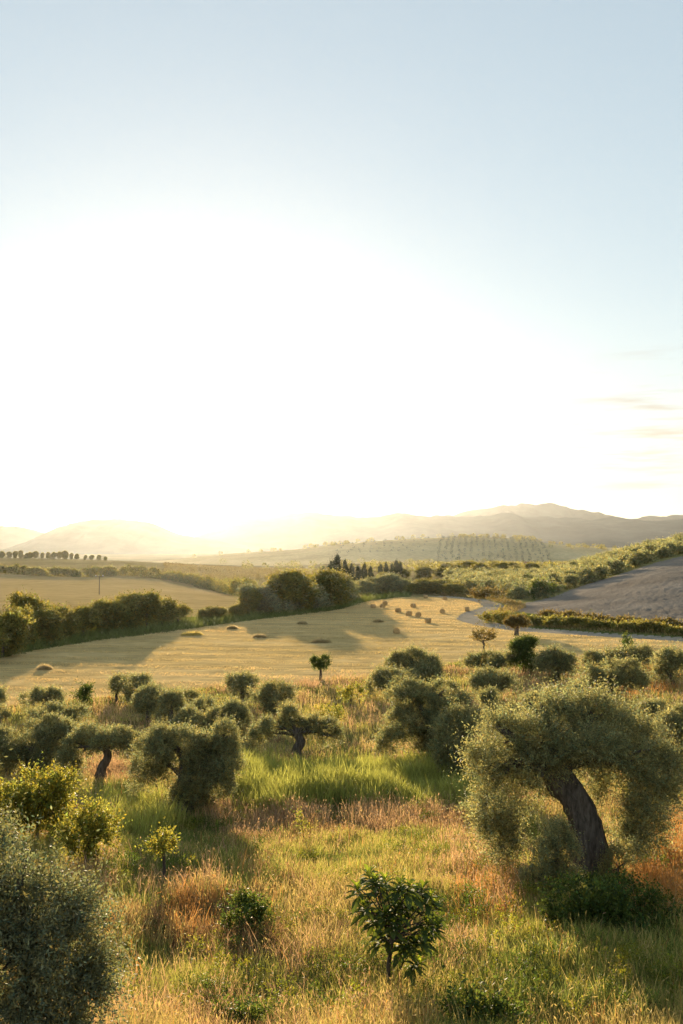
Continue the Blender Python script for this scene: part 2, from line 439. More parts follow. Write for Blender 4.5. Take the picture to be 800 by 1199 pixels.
# ---------------------------------------------------------------- haze
def build_haze():
    x, y0, y1, z0, z1 = 22000, -60, 25500, -140, 350
    v = np.array([(a, b, c) for a in (-x, x) for b in (y0, y1) for c in (z0, z1)], float)
    f = np.array([(0, 1, 3, 2), (4, 6, 7, 5), (0, 4, 5, 1), (2, 3, 7, 6), (0, 2, 6, 4), (1, 5, 7, 3)])
    m, n, l = new_mat('evening_air')
    pv = n.new('ShaderNodeVolumePrincipled')
    pv.inputs['Color'].default_value = (0.88, 0.91, 0.95, 1)
    pv.inputs['Density'].default_value = HAZE_DENSITY
    pv.inputs['Anisotropy'].default_value = HAZE_ANISO
    o = n.new('ShaderNodeOutputMaterial'); l.new(pv.outputs[0], o.inputs['Volume'])
    tag(link('haze', mesh_np('haze', v, [f]), m), kind='stuff')
build_haze()

# ---------------------------------------------------------------- plants
def leaves_mesh(rng, P, D, length, width, tint, side=None):
    """P: leaf bases, D: leaf directions -> diamond blades"""
    n = len(P)
    s = unit(np.cross(D, rdirs(rng, n) if side is None else side))
    L = length[:, None]; w = width[:, None]
    nrm = np.cross(D, s)
    mid = P + D*L*0.48 + nrm*L*0.06
    v = np.stack([P, mid + s*w*0.5, P + D*L, mid - s*w*0.5], 1).reshape(-1, 3)
    f = np.arange(n*4).reshape(n, 4)
    return v, f, np.repeat(tint, 4, axis=0)

def foliage(rng, blobs, n_shoot, per, llen, lwid, slen, up=0.35, sub=11, spread_=0.9, inner=0.25, subr=(0.36, 0.56), tvar=0.25, warm=0.12):
    """clumps of shoots, each bearing leaves; blobs: (x,y,z,rx,ry,rz)"""
    B = np.array(blobs, float)
    nb = len(B)
    sc, sr = [], []
    for b in B:
        d = rdirs(rng, sub)
        d[:, 2] = np.where((d[:, 2] < -0.6) & (rng.random(sub) < 0.4), -d[:, 2], d[:, 2])
        r = b[3:6]
        q = rng.uniform(0.4, 1.02, (sub, 1))
        sc.append(b[:3] + d*r*q)
        sr.append(r[None, :]*rng.uniform(subr[0], subr[1], (sub, 1))*(1.35 - 0.65*q))
    sc = np.concatenate(sc); sr = np.concatenate(sr)
    par = np.repeat(np.arange(nb), sub)
    w = sr.prod(1)**(2/3); w /= w.sum()
    k = rng.choice(len(sc), n_shoot, p=w)
    d = rdirs(rng, n_shoot)
    out = unit(sc[k] - B[par[k], :3])
    flip = ((d*out).sum(1) < -0.2) & (rng.random(n_shoot) > inner)
    d[flip] = -d[flip]
    rad = rng.uniform(0.45, 1.0, n_shoot)**0.6
    P = sc[k] + d*sr[k]*rad[:, None]
    S = unit(d*0.7 + out*0.3 + np.array([0, 0, up]) + rng.normal(size=(n_shoot, 3))*0.35)
    sl = slen*rng.uniform(0.5, 1.3, n_shoot)*np.where(rng.random(n_shoot) < 0.15, 2.0, 1.0)
    ts = np.tile(np.linspace(0.1, 1.0, per), n_shoot)
    Pi = np.repeat(P, per, 0) + np.repeat(S*sl[:, None], per, 0)*ts[:, None]
    Si = np.repeat(S, per, 0)
    pr = unit(np.cross(Si, rdirs(rng, len(Si))))
    D = unit(Si*0.65 + pr*spread_)
    n = len(Pi)
    tshoot = rng.normal(1, tvar, n_shoot).clip(0.5, 1.7)
    tl = np.repeat(tshoot, per)*rng.normal(1, 0.16, n).clip(0.55, 1.6)
    wm = np.repeat(rng.normal(0, warm, n_shoot), per)
    tint = np.stack([tl*(1+wm), tl, tl*(1-wm)], -1)
    return leaves_mesh(rng, Pi, D, llen*rng.uniform(0.7, 1.25, n), lwid*rng.uniform(0.75, 1.2, n), tint)

def tube(pts, rad, seg=8, gnarl=0.0, rng=None):
    pts = np.asarray(pts, float); rad = np.asarray(rad, float)
    n = len(pts)
    T = unit(np.gradient(pts, axis=0))
    ref = np.array([1.0, 0.13, 0.05]) if abs(T[0, 0]) < 0.8 else np.array([0, 1.0, 0.1])
    a = unit(np.cross(T, ref)); b = np.cross(T, a)
    th = np.linspace(0, 2*math.pi, seg, endpoint=False)
    R = np.repeat(rad[:, None], seg, 1)
    if gnarl and rng is not None:
        ph = rng.uniform(0, 6.28, 3)
        tw = np.linspace(0, 1.4, n)[:, None]
        R = R*(1 + gnarl*(np.sin(3*th[None]+ph[0]+tw) + 0.6*np.sin(5*th[None]+ph[1]-tw*2)) + gnarl*0.7*rng.normal(size=R.shape)*0.5)
    v = pts[:, None] + a[:, None]*(np.cos(th)[None, :, None]*R[..., None]) + b[:, None]*(np.sin(th)[None, :, None]*R[..., None])
    v = v.reshape(-1, 3)
    i = np.arange(n*seg).reshape(n, seg)
    q = np.stack([i[:-1], np.roll(i, -1, 1)[:-1], np.roll(i, -1, 1)[1:], i[1:]], -1).reshape(-1, 4)
    v = np.concatenate([v, pts[-1:]])
    c = len(v)-1
    tri = np.stack([i[-1], np.roll(i[-1], -1), np.full(seg, c)], -1)
    return v, q, tri
def join_tubes(ts):
    V, Q, T = [], [], []; o = 0
    for v, q, t in ts:
        V.append(v); Q.append(q+o); T.append(t+o); o += len(v)
    return np.concatenate(V), [np.concatenate(Q), np.concatenate(T)]
def bez(a, b, c, n=8):
    t = np.linspace(0, 1, n)[:, None]
    return (1-t)**2*np.asarray(a) + 2*t*(1-t)*np.asarray(b) + t*t*np.asarray(c)

def limb_set(rng, trunk_pts, trunk_r, targets, seg=9, gnarl=0.12, thick=0.40):
    """one trunk and a limb to each target, the limbs leaving the trunk's upper half"""
    tp = smooth_line(np.asarray(trunk_pts, float), 5)
    tr = np.interp(np.linspace(0, 1, len(tp)), np.linspace(0, 1, len(trunk_r)), trunk_r)
    tb = [tube(tp, tr, seg+3, gnarl, rng)]
    top = tp[-1]
    for t in targets:
        t = np.asarray(t, float)
        s = tp[int(len(tp)*rng.uniform(0.72, 0.98))]
        midp = (s + t)/2 + np.array([0, 0, 0.16*np.linalg.norm(t-s)]) + rng.normal(size=3)*0.06*np.linalg.norm(t-s)
        tb.append(tube(bez(s, midp, t, 9), np.linspace(trunk_r[-1]*thick*1.5, trunk_r[-1]*0.16, 9), seg-2, gnarl*0.6, rng))
        for _ in range(2):
            e = t + rng.normal(size=3)*min(0.12*np.linalg.norm(t-s), 0.3)
            q = s*0.35 + t*0.65
            tb.append(tube(bez(q, (q+e)/2 + [0, 0, 0.08], e, 6), np.linspace(trunk_r[-1]*0.3, trunk_r[-1]*0.08, 6), 5))
    return join_tubes(tb)

def plant(name, cat, label, base, mat, trunk, fol, group=None, bark='bark', rz=0.0, leaf_name='crown'):
    """base: world point; trunk: (verts, faces) or None; fol: list of foliage tuples"""
    root = empty(name, tuple(base), rz)
    tag(root, label, cat, group)
    if trunk is not None:
        link('trunk', mesh_np('trunk', trunk[0], trunk[1], smooth=True), M[bark], root)
    V, Fc, T = [], [], []; o = 0
    for v, f, t in fol:
        V.append(v); Fc.append(f+o); T.append(t); o += len(v)
    link(leaf_name, mesh_np(leaf_name, np.concatenate(V), [np.concatenate(Fc)], np.concatenate(T)), M[mat], root)
    return root

def olive(label, bx, by, blobs, trunk=None, tr=0.2, dist=None, leaf=None, n=None, mat='olive', seed=0, name='olive_tree', cat='olive tree', group='olive trees of the grove', up=0.3, depth=1.0, dens=0.95, sl=None, warm=0.12, sub=15, subr=(0.26, 0.5), per=6, gn=0.14):
    """an olive standing where the view meets the ground at (bx, by); blobs (cx, cy, rx, ry[, dy]) give its outline at that distance"""
    rng = np.random.default_rng(1000 + seed)
    b = hit(bx, by)
    if dist is not None:
        d = ray(bx, by); d = d/d[1]; b = np.array([d[0]*dist, dist, 0]); b[2] = ground_z(b[0], b[1])
    s = b[1]/F
    B = []
    for q in blobs:
        cx, cy, rx, ry = q[:4]
        dy = q[4] if len(q) > 4 else rng.uniform(-0.5, 0.5)*rx*s*1.0
        zc = (by - cy)*s
        ryd = (rx+ry)/2*s*depth
        B.append(((cx-bx)*s, dy, max(zc, ry*s*0.5), rx*s, ryd, ry*s))
    B = np.array(B)
    if leaf is None:
        leaf = max(0.062, 0.0021*b[1])
    lw = leaf*0.36
    area = (B[:, 3]*B[:, 5]*3.14).sum()
    if n is None: n = int(area*dens*7.0/(leaf*lw*0.5)/per)
    so_ = sl or max(0.22, leaf*2.6)
    B[:, 3:] = np.maximum(B[:, 3:] - 0.45*so_, B[:, 3:]*0.5)
    fol = [foliage(rng, B, n, per, leaf, lw, sl or max(0.22, leaf*2.6), up=up, warm=warm, sub=sub, subr=subr)]
    hgt = B[:, 2].max()
    if trunk is None:
        tx = B[:, 0].mean()*0.5
        trunk = [(0, 0, -0.25), (tx*0.2 + rng.normal()*0.08, 0, hgt*0.3), (tx*0.7, 0.0, hgt*0.62)]
    else:
        trunk = [((x-bx)*s, 0, (by-y)*s) for x, y in trunk]
    tg = [b_[:3] for b_ in B if b_[2] > trunk[-1][2] - 0.12*hgt] or [b_[:3] for b_ in B[:3]]
    t = limb_set(rng, trunk, [tr*1.35, tr, tr*0.85, tr*0.8, tr*0.75][:max(len(trunk), 2)], tg, gnarl=gn, seg=12)
    return plant(name, cat, label, b, mat, t, fol, group)

# --- the large arching olive on the right
olive('largest olive tree, arching over a thick leaning gnarled trunk, right foreground', 688, 1028,
      [(592, 872, 34, 30), (566, 900, 26, 30, -0.3), (600, 908, 26, 26, 0.9), (572, 938, 22, 30, -0.5), (592, 962, 18, 28, 0.2), (600, 995, 11, 20, -0.2), (562, 962, 12, 20, 0.5),
       (630, 862, 32, 26), (625, 895, 26, 22, -0.9), (662, 848, 34, 28, 0.3), (650, 880, 30, 22, -0.7), (690, 842, 30, 26, -0.2), (684, 872, 32, 24, -1.0), (706, 880, 26, 24, -0.4),
       (722, 856, 32, 28, 0.4), (738, 888, 28, 28, -0.5), (762, 880, 28, 30, 0.3), (778, 912, 24, 34, -0.1), (750, 920, 24, 32, -0.7), (768, 950, 20, 30, 0.4), (742, 955, 20, 30, -0.3), (732, 985, 12, 20, 0.1), (752, 984, 10, 18, 0.5), (790, 938, 14, 26, 0.6),
       (700, 860, 36, 24, 1.5), (640, 880, 34, 26, 1.5), (650, 930, 20, 32, 1.7), (715, 930, 24, 32, 1.8), (628, 945, 16, 28, 1.2), (700, 905, 28, 22, 2.2), (605, 925, 24, 34, 1.5), (760, 905, 30, 34, 1.5), (592, 985, 20, 28, 0.1), (588, 1002, 15, 20, -0.2), (575, 975, 18, 26, -0.4), (738, 985, 18, 28, -0.2), (736, 1000, 13, 18, 0.3), (765, 975, 18, 26, 0.1), (640, 836, 14, 12, 0.2), (705, 826, 14, 12, 0.1), (580, 852, 14, 12)],
      trunk=[(690, 1036), (688, 985), (676, 945), (652, 908), (640, 886)], tr=0.42, leaf=0.072, seed=1, dens=0.62, sl=0.42, sub=18, subr=(0.24, 0.44), per=8, gn=0.2)
# --- the silvery olive in the lower left corner
olive('silvery olive tree cut by the lower left corner of the photo', 30, 1290,
      [(14, 1015, 42, 50), (-45, 1000, 55, 60), (46, 1066, 48, 46), (70, 1115, 46, 58), (92, 1090, 30, 42, 0.2), (104, 1160, 32, 56, 0.1), (96, 1215, 40, 50, -0.2), (20, 1110, 60, 60, -0.5), (85, 1180, 48, 60), (-40, 1090, 60, 70), (10, 1190, 70, 60, -0.4), (-60, 1190, 60, 70), (60, 1240, 60, 50), (-10, 1050, 40, 60, -0.7)],
      dist=11.2, leaf=0.058, seed=2, mat='silver', tr=0.12, dens=0.66, sl=0.36, depth=0.9, sub=18, subr=(0.22, 0.42), per=10)

# --- the rest of the grove: label, base, blobs
G = []
G.append(('broad dark olive tree with branches hanging nearly to the ground, beside tall reeds at left', 215, 950,
   [(180, 885, 24, 22), (168, 910, 14, 18), (210, 872, 32, 20), (245, 880, 28, 22), (262, 900, 18, 24), (215, 900, 36, 28, 0.3), (222, 930, 24, 22, 0.2), (240, 915, 26, 24, -0.2), (262, 862, 14, 14), (190, 868, 20, 14)], None, 0.26))
G.append(('umbrella-shaped olive tree on a bare forked trunk, behind the yellow-green shrubs', 117, 915,
   [(88, 876, 15, 15), (82, 890, 11, 13), (105, 866, 20, 12), (130, 864, 20, 12), (152, 872, 17, 13), (160, 886, 10, 12), (118, 872, 24, 11, 0.8), (92, 900, 7, 9)], [(117, 918), (118, 902), (126, 886), (122, 874)], 0.20))
G.append(('wide dark olive tree at the left edge, above the large yellow-green shrub', 38, 912,
   [(10, 878, 22, 20), (35, 872, 22, 20), (62, 868, 20, 20), (76, 862, 14, 14), (30, 892, 30, 16, 0.3), (58, 890, 20, 16), (5, 895, 14, 18), (60, 852, 18, 10)], None, 0.26))
G.append(('mid-grove olive tree with two drooping arms over the tall green grass', 350, 893,
   [(322, 851, 17, 10), (304, 860, 11, 10), (298, 870, 7, 11), (338, 842, 11, 14), (365, 852, 13, 12), (383, 853, 12, 10), (393, 862, 8, 9), (350, 854, 12, 10, 0.3), (374, 868, 5, 8)], [(349, 897), (347, 880), (352, 868), (346, 856)], 0.24))
G.append(('tall multi-tiered olive tree with a single hanging tuft on its left side', 508, 897,
   [(470, 850, 20, 20), (462, 866, 12, 14), (490, 828, 26, 18), (480, 812, 22, 12), (512, 836, 22, 16), (505, 855, 20, 20), (520, 812, 18, 12, 0.5), (448, 880, 6, 14), (448, 868, 6, 8), (486, 866, 12, 14), (505, 872, 12, 14)], None, 0.24))
G.append(('dark rounded olive tree beside the large arching olive, hiding its left trunk side', 538, 915,
   [(535, 862, 20, 22), (552, 848, 18, 16), (528, 885, 16, 20), (545, 888, 16, 22), (520, 868, 12, 18)], None, 0.22))
G.append(('small lollipop-topped olive tree with a thin leaning stem, at the hay field edge', 137, 822,
   [(141, 801, 9, 8), (136, 809, 5, 6), (147, 806, 6, 6)], [(137, 824), (136, 815), (140, 804)], 0.09))
G.append(('dark full olive tree next to the lollipop-topped one by the stubble field', 160, 826,
   [(160, 803, 12, 10), (168, 802, 9, 9), (158, 815, 8, 10), (173, 808, 5, 8)], None, 0.14))
G.append(('olive tree with two light tufts behind the broad dark one, left of its neighbours', 175, 845,
   [(172, 820, 12, 12), (184, 818, 12, 10), (170, 832, 9, 10), (183, 836, 7, 10)], None, 0.16))
G.append(('olive tree with tufts staggered downhill, between two rounder ones', 200, 853,
   [(200, 826, 12, 12), (207, 836, 10, 10), (192, 842, 8, 10), (196, 850, 5, 6), (204, 818, 8, 7)], None, 0.16))
G.append(('dome-shaped olive tree, neatly round, above the broad dark one', 224, 862,
   [(224, 846, 16, 14), (215, 850, 10, 10), (233, 850, 9, 11)], None, 0.18))
G.append(('low loose olive tree at the back of the left clump, near the grassy strip', 214, 824,
   [(205, 816, 9, 6), (218, 816, 9, 6), (228, 820, 7, 6)], None, 0.10))
G.append(('small round olive tree right of the left clump, against pale grass', 240, 838,
   [(240, 829, 9, 9), (236, 826, 6, 6)], None, 0.10))
G.append(('dark twin-lobed olive tree left of the drooping mid-grove olive', 265, 862,
   [(256, 846, 13, 13), (276, 840, 14, 13), (272, 832, 10, 8), (284, 848, 9, 10), (262, 852, 12, 9)], None, 0.20))
G.append(('olive tree with a high crooked crown standing clear at the field edge', 285, 826,
   [(274, 799, 10, 7), (284, 804, 10, 11), (293, 797, 8, 8), (268, 803, 6, 5), (286, 815, 6, 8)], [(285, 828), (284, 815), (281, 802)], 0.13))
G.append(('slanting olive tree with a cleft crown right of the high crooked one', 318, 846,
   [(305, 812, 11, 9), (318, 818, 11, 14), (332, 810, 10, 9), (312, 830, 9, 10), (322, 834, 8, 9), (338, 815, 6, 6)], None, 0.16))
G.append(('flat-topped olive tree with two trunks showing, far left of the grove', 52, 836,
   [(36, 818, 9, 7), (50, 816, 10, 7), (66, 818, 9, 8), (60, 812, 7, 5), (42, 812, 5, 5), (30, 826, 4, 5)], [(52, 838), (51, 828), (54, 818)], 0.13))
G.append(('pale spreading olive tree in front of the flat-topped one at left', 58, 856,
   [(48, 840, 13, 9), (64, 836, 13, 9), (54, 846, 14, 8)], None, 0.16))
G.append(('low pale olive tree right of the spreading one, above the umbrella-shaped olive', 84, 854,
   [(82, 842, 10, 9), (92, 834, 12, 6), (76, 848, 6, 7)], None, 0.14))
G.append(('clipped olive tree on the left border, beside the flat-topped one', -4, 828,
   [(-4, 815, 9, 8), (0, 819, 6, 6), (-10, 818, 8, 8)], None, 0.12))
G.append(('low olive tree on the left border below the clipped one', -2, 848,
   [(-2, 836, 8, 7), (3, 840, 5, 5), (-12, 838, 8, 8)], None, 0.12))
G.append(('many-tufted olive tree at the edge of the hay field, centre of the photo', 478, 806,
   [(470, 775, 12, 9), (482, 770, 12, 8), (496, 775, 12, 9), (460, 782, 8, 8), (478, 785, 14, 9), (506, 780, 9, 8), (490, 787, 10, 9)], None, 0.18))
G.append(('ball-pruned olive tree with a drooping left lobe, in front of the many-tufted one', 455, 820,
   [(440, 802, 8, 10), (454, 798, 11, 11), (468, 798, 10, 9), (433, 810, 4, 8), (446, 792, 7, 6)], None, 0.17))
G.append(('small olive tree with a ball on a stem between two larger ones, centre', 480, 812,
   [(481, 794, 8, 9), (479, 802, 6, 7)], None, 0.12))
G.append(('dark olive tree with an arm arching right, behind the ball-pruned one', 496, 808,
   [(496, 788, 10, 9), (508, 786, 9, 7), (496, 798, 7, 9), (513, 793, 4, 6)], None, 0.15))
G.append(('long low olive tree beside the dark round bush at the field edge', 580, 790,
   [(556, 776, 10, 7), (572, 774, 14, 8), (590, 774, 12, 8), (582, 781, 12, 7), (550, 780, 5, 6)], None, 0.16))
G.append(('spreading olive tree with a wide flat crown below the dark round bush', 577, 820,
   [(560, 800, 12, 9), (580, 797, 15, 10), (598, 799, 9, 8), (578, 806, 12, 8), (567, 792, 10, 6)], None, 0.17))
G.append(('upright olive tree with ball tips right of the dark round bush', 652, 800,
   [(640, 772, 9, 8), (652, 768, 9, 7), (664, 776, 10, 9), (648, 782, 14, 9), (660, 787, 12, 9), (646, 760, 5, 4), (634, 778, 6, 7)], None, 0.18))
G.append(('broad olive tree with a dark hole under its arch, right of centre', 715, 822,
   [(692, 794, 13, 11), (712, 788, 16, 10), (734, 790, 14, 10), (746, 797, 11, 10), (700, 804, 10, 10), (724, 802, 10, 10), (753, 806, 5, 8), (735, 780, 10, 6)], None, 0.22))
G.append(('low olive tree at the left end of the row along the field edge', 697, 782,
   [(693, 771, 8, 7), (700, 774, 7, 6), (688, 775, 5, 5)], None, 0.12))
G.append(('round-headed olive tree in the middle of the row along the field edge', 718, 784,
   [(716, 770, 9, 8), (724, 772, 8, 8), (709, 775, 6, 6)], None, 0.13))
G.append(('tallest olive tree of the row along the field edge, pale-tipped', 748, 786,
   [(742, 768, 9, 8), (754, 765, 8, 8), (748, 774, 10, 8), (735, 773, 6, 6)], None, 0.14))
G.append(('olive tree with a bare leaning stem near the right border', 778, 806,
   [(776, 772, 9, 9), (788, 768, 9, 8), (782, 786, 12, 11), (796, 782, 9, 12), (770, 790, 6, 8)], [(790, 812), (788, 798), (780, 784)], 0.16))
G.append(('rounded olive tree rising above the arching crown of the largest olive', 664, 862,
   [(655, 823, 15, 14), (670, 818, 17, 15), (684, 824, 9, 11), (660, 835, 16, 12), (672, 838, 13, 12)], None, 0.2))
G.append(('narrow round olive tree left of the rounded one above the largest olive', 624, 856,
   [(624, 826, 11, 11), (622, 836, 10, 10), (630, 820, 7, 7)], None, 0.15))
G.append(('small dark round olive tree above the left shoulder of the largest olive', 596, 852,
   [(596, 838, 10, 9), (592, 842, 8, 8), (601, 834, 6, 6)], None, 0.14))
G.append(('slender pale olive tree above the dark round one left of the largest olive', 572, 852,
   [(573, 824, 9, 10), (570, 834, 9, 10), (576, 815, 6, 6)], None, 0.13))
G.append(('pale olive tree peeping over the right shoulder of the largest olive', 763, 866,
   [(760, 834, 11, 10), (770, 832, 10, 9), (764, 845, 11, 10)], None, 0.16))
G.append(('tall olive tree cut by the right border behind the largest olive', 790, 905,
   [(783, 850, 14, 14), (797, 842, 14, 14), (795, 866, 16, 18), (780, 870, 10, 14), (805, 885, 14, 16)], None, 0.22))
G.append(('small olive tree half hidden behind the many-tiered one, centre', 530, 838,
   [(526, 822, 12, 9), (538, 820, 10, 9)], None, 0.14))
for i, (lab, bx, by, bl, tr_, r_) in enumerate(G):
    bl = [(q[0], q[1], q[2]*1.2, q[3]*1.2) + tuple(q[4:]) for q in bl]
    olive(lab, bx, by, bl, tr_, r_, seed=20+i, **(dict(sub=20, subr=(0.2, 0.4), dens=0.8) if by > 880 else {}))

# --- trees and shrubs that are not olives
def shrub(label, bx, by, blobs, mat, name='shrub', cat='shrub', group=None, leaf=None, aspect=0.5, tr=0.04, seed=0, dens=1.0, up=0.5, trunk=None, sl=None, dist=None, per=6, bark='bark', depth=1.0, leaf_name='crown', spread_=0.9, stems=0):
    rng = np.random.default_rng(5000 + seed)
    b = hit(bx, by)
    if dist is not None:
        d = ray(bx, by); d = d/d[1]; b = np.array([d[0]*dist, dist, 0]); b[2] = ground_z(b[0], b[1])
    s = b[1]/F
    B = np.array([((q[0]-bx)*s, (q[4] if len(q) > 4 else rng.uniform(-0.4, 0.4)*q[2]*s), max((by-q[1])*s, q[3]*s*0.4), q[2]*s, (q[2]+q[3])/2*s*depth, q[3]*s) for q in blobs])
    leaf = leaf or max(0.05, 0.0022*b[1])
    lw = leaf*aspect
    n = int((B[:, 3]*B[:, 5]*3.14).sum()*dens*7.0/(leaf*lw*0.5)/per)
    so_ = sl or leaf*3
    B[:, 3:] = np.maximum(B[:, 3:]*1.12 - 0.4*so_, B[:, 3:]*0.6)
    fol = [foliage(rng, B, max(n, 30), per, leaf, lw, sl or leaf*3, up=up, spread_=spread_)]
    if trunk is None:
        h = B[:, 2].max()
        trunk = [(0, 0, -0.2), (rng.normal()*0.03*h, 0, h*0.35), (B[:, 0].mean()*0.5, 0, h*0.7)]
    else:
        trunk = [((x-bx)*s, 0, (by-y)*s) for x, y in trunk]
    t = limb_set(rng, trunk, [tr*1.3, tr, tr*0.8][:len(trunk)] if len(trunk) <= 3 else [tr*1.3, tr, tr*0.9, tr*0.8], [b_[:3] for b_ in B])
    return plant(name, cat, label, b, mat, t, fol, group, bark, leaf_name=leaf_name)

shrub('large yellow-green shrub behind the silvery corner olive', 44, 984, [(20, 938, 22, 20), (45, 930, 24, 22), (68, 926, 19, 19), (80, 914, 9, 13), (30, 955, 24, 20, 0.3), (58, 952, 24, 22, 0.2), (6, 946, 16, 18), (45, 970, 26, 16), (68, 960, 14, 16, -0.2)], 'lime', seed=1, leaf=0.10, aspect=0.6, dens=0.8)
shrub('vase-shaped yellow-green bush on a dark stem, right of the large yellow-green shrub', 102, 1018, [(90, 974, 15, 17), (108, 964, 17, 18), (126, 968, 12, 15), (100, 986, 18, 16), (82, 982, 10, 12), (118, 984, 13, 13), (104, 1000, 10, 12)], 'lime', seed=2, leaf=0.08, aspect=0.55, trunk=[(102, 1020), (101, 1004), (105, 985)], tr=0.07, dens=0.75)
shrub('yellow-green sapling with a thin straight trunk, in front of the broad dark olive', 192, 1036, [(185, 990, 11, 8), (196, 984, 9, 9), (190, 998, 10, 6), (178, 995, 6, 6), (201, 994, 6, 6)], 'lime', name='sapling', cat='sapling', seed=3, leaf=0.075, aspect=0.55, trunk=[(193, 1037), (192, 1010), (191, 990)], tr=0.035, dens=0.6)
shrub('spindly weed with a few pale leaves standing in the reddish dry grass', 356, 992, [(352, 957, 5, 6), (358, 968, 4, 5), (349, 966, 4, 4)], 'lime', name='tall_weed', cat='weed', seed=4, leaf=0.07, aspect=0.5, trunk=[(357, 993), (355, 975), (352, 957)], tr=0.012, dens=0.35)
shrub('dark green leafy shrub in dry brown grass, left of the loquat', 284, 1106, [(282, 1066, 12, 14), (296, 1070, 12, 14), (275, 1085, 10, 12), (292, 1090, 14, 14), (306, 1078, 8, 12), (266, 1092, 8, 9)], 'dark', seed=5, leaf=0.07, aspect=0.6, dens=0.8)
shrub('dark leafy shrub on the bottom edge, right of the loquat', 560, 1206, [(545, 1188, 22, 14), (570, 1182, 20, 14), (590, 1192, 20, 12), (530, 1196, 14, 10)], 'dark', seed=6, leaf=0.08, aspect=0.55, dens=0.9)
shrub('low green shrub on the bottom edge, left of the loquat', 285, 1206, [(272, 1190, 16, 10), (295, 1186, 16, 10), (285, 1196, 16, 10)], 'dark', seed=7, leaf=0.06, aspect=0.6, dens=0.7)
shrub('dark bramble mound in the shade at the foot of the largest olive', 715, 1085, [(670, 1055, 30, 24), (700, 1048, 32, 26), (735, 1062, 36, 26), (700, 1072, 38, 20, -0.4), (770, 1076, 30, 20), (745, 1090, 34, 16, -0.5), (655, 1075, 22, 16, -0.3)], 'dark', seed=8, leaf=0.07, aspect=0.6, dens=0.7, name='bramble')
shrub('wispy olive suckers sprouting left of the trunk of the largest olive', 655, 1052, [(640, 1010, 18, 28), (655, 995, 16, 26), (668, 1014, 16, 28), (630, 1032, 18, 20), (650, 1035, 24, 20), (648, 978, 10, 18)], 'olive', name='olive_suckers', seed=9, leaf=0.06, aspect=0.35, dens=0.55, up=1.2, cat='shrub')
shrub('wispy leafy suckers sprouting right of the trunk of the largest olive', 725, 1040, [(722, 1012, 12, 20), (738, 1006, 12, 18), (712, 1025, 10, 14)], 'olive', name='olive_suckers', seed=10, leaf=0.06, aspect=0.35, dens=0.4, up=1.2, cat='shrub')
shrub('small pale green shrub among golden grass, lower of two, centre of the grove', 389, 850, [(382, 838, 7, 6), (392, 834, 8, 7), (398, 842, 6, 6), (378, 832, 4, 4)], 'lime', seed=11, dens=0.45)
shrub('small pale green tree among golden grass, upper of two, centre of the grove', 411, 828, [(402, 812, 7, 6), (414, 808, 8, 6), (421, 814, 6, 6), (408, 818, 7, 5)], 'lime', seed=12, dens=0.5, name='small_tree', cat='tree')
shrub('dark rounded bush at the field edge left of the lollipop-topped olive', 99, 828, [(98, 817, 8, 8), (102, 812, 6, 6), (94, 819, 5, 6)], 'dark', seed=13, dens=0.9)
shrub('tall dark round bush standing at the edge of the hay field, right of centre', 613, 790, [(613, 768, 14, 14), (606, 762, 9, 11), (621, 760, 9, 12), (613, 778, 15, 10), (612, 755, 8, 8)], 'dark', seed=14, dens=1.3, leaf=0.12, up=0.2)
shrub('lone lollipop tree with a thin trunk at the near edge of the hay field', 375, 797, [(371, 776, 6, 5), (379, 775, 6, 6), (375, 780, 7, 5), (367, 773, 3, 3), (383, 772, 3, 3)], 'dark', name='lone_tree', cat='tree', seed=15, dens=1.2, leaf=0.11, sl=0.2, trunk=[(375, 798), (375.5, 789), (375, 780)], tr=0.10)
shrub('round brownish tree on a short trunk beside the pale road', 605, 744, [(598, 729, 6, 4.5), (605, 727, 8, 5), (612, 729, 6, 4.5), (605, 731, 9, 4), (594, 731, 3, 3), (617, 731, 3, 3)], 'fig', name='round_tree', cat='tree', seed=16, dens=1.5, leaf=0.18, sl=0.35, trunk=[(605, 745), (605, 738), (605, 731)], tr=0.25)
shrub('thin open tree of fanning branches standing in the hay field near the road', 566, 764, [(556, 748, 5, 5), (562, 745, 5, 5), (570, 745, 5, 5), (577, 749, 5, 5), (566, 750, 8, 5)], 'fig', name='open_tree', cat='tree', seed=17, dens=0.5, tr=0.12, up=1.0)
shrub('small dark conical bush beside the road at the right', 733, 765, [(733, 755, 4, 5), (732, 749, 3, 4), (736, 759, 4, 4)], 'dark', seed=18, dens=0.9)

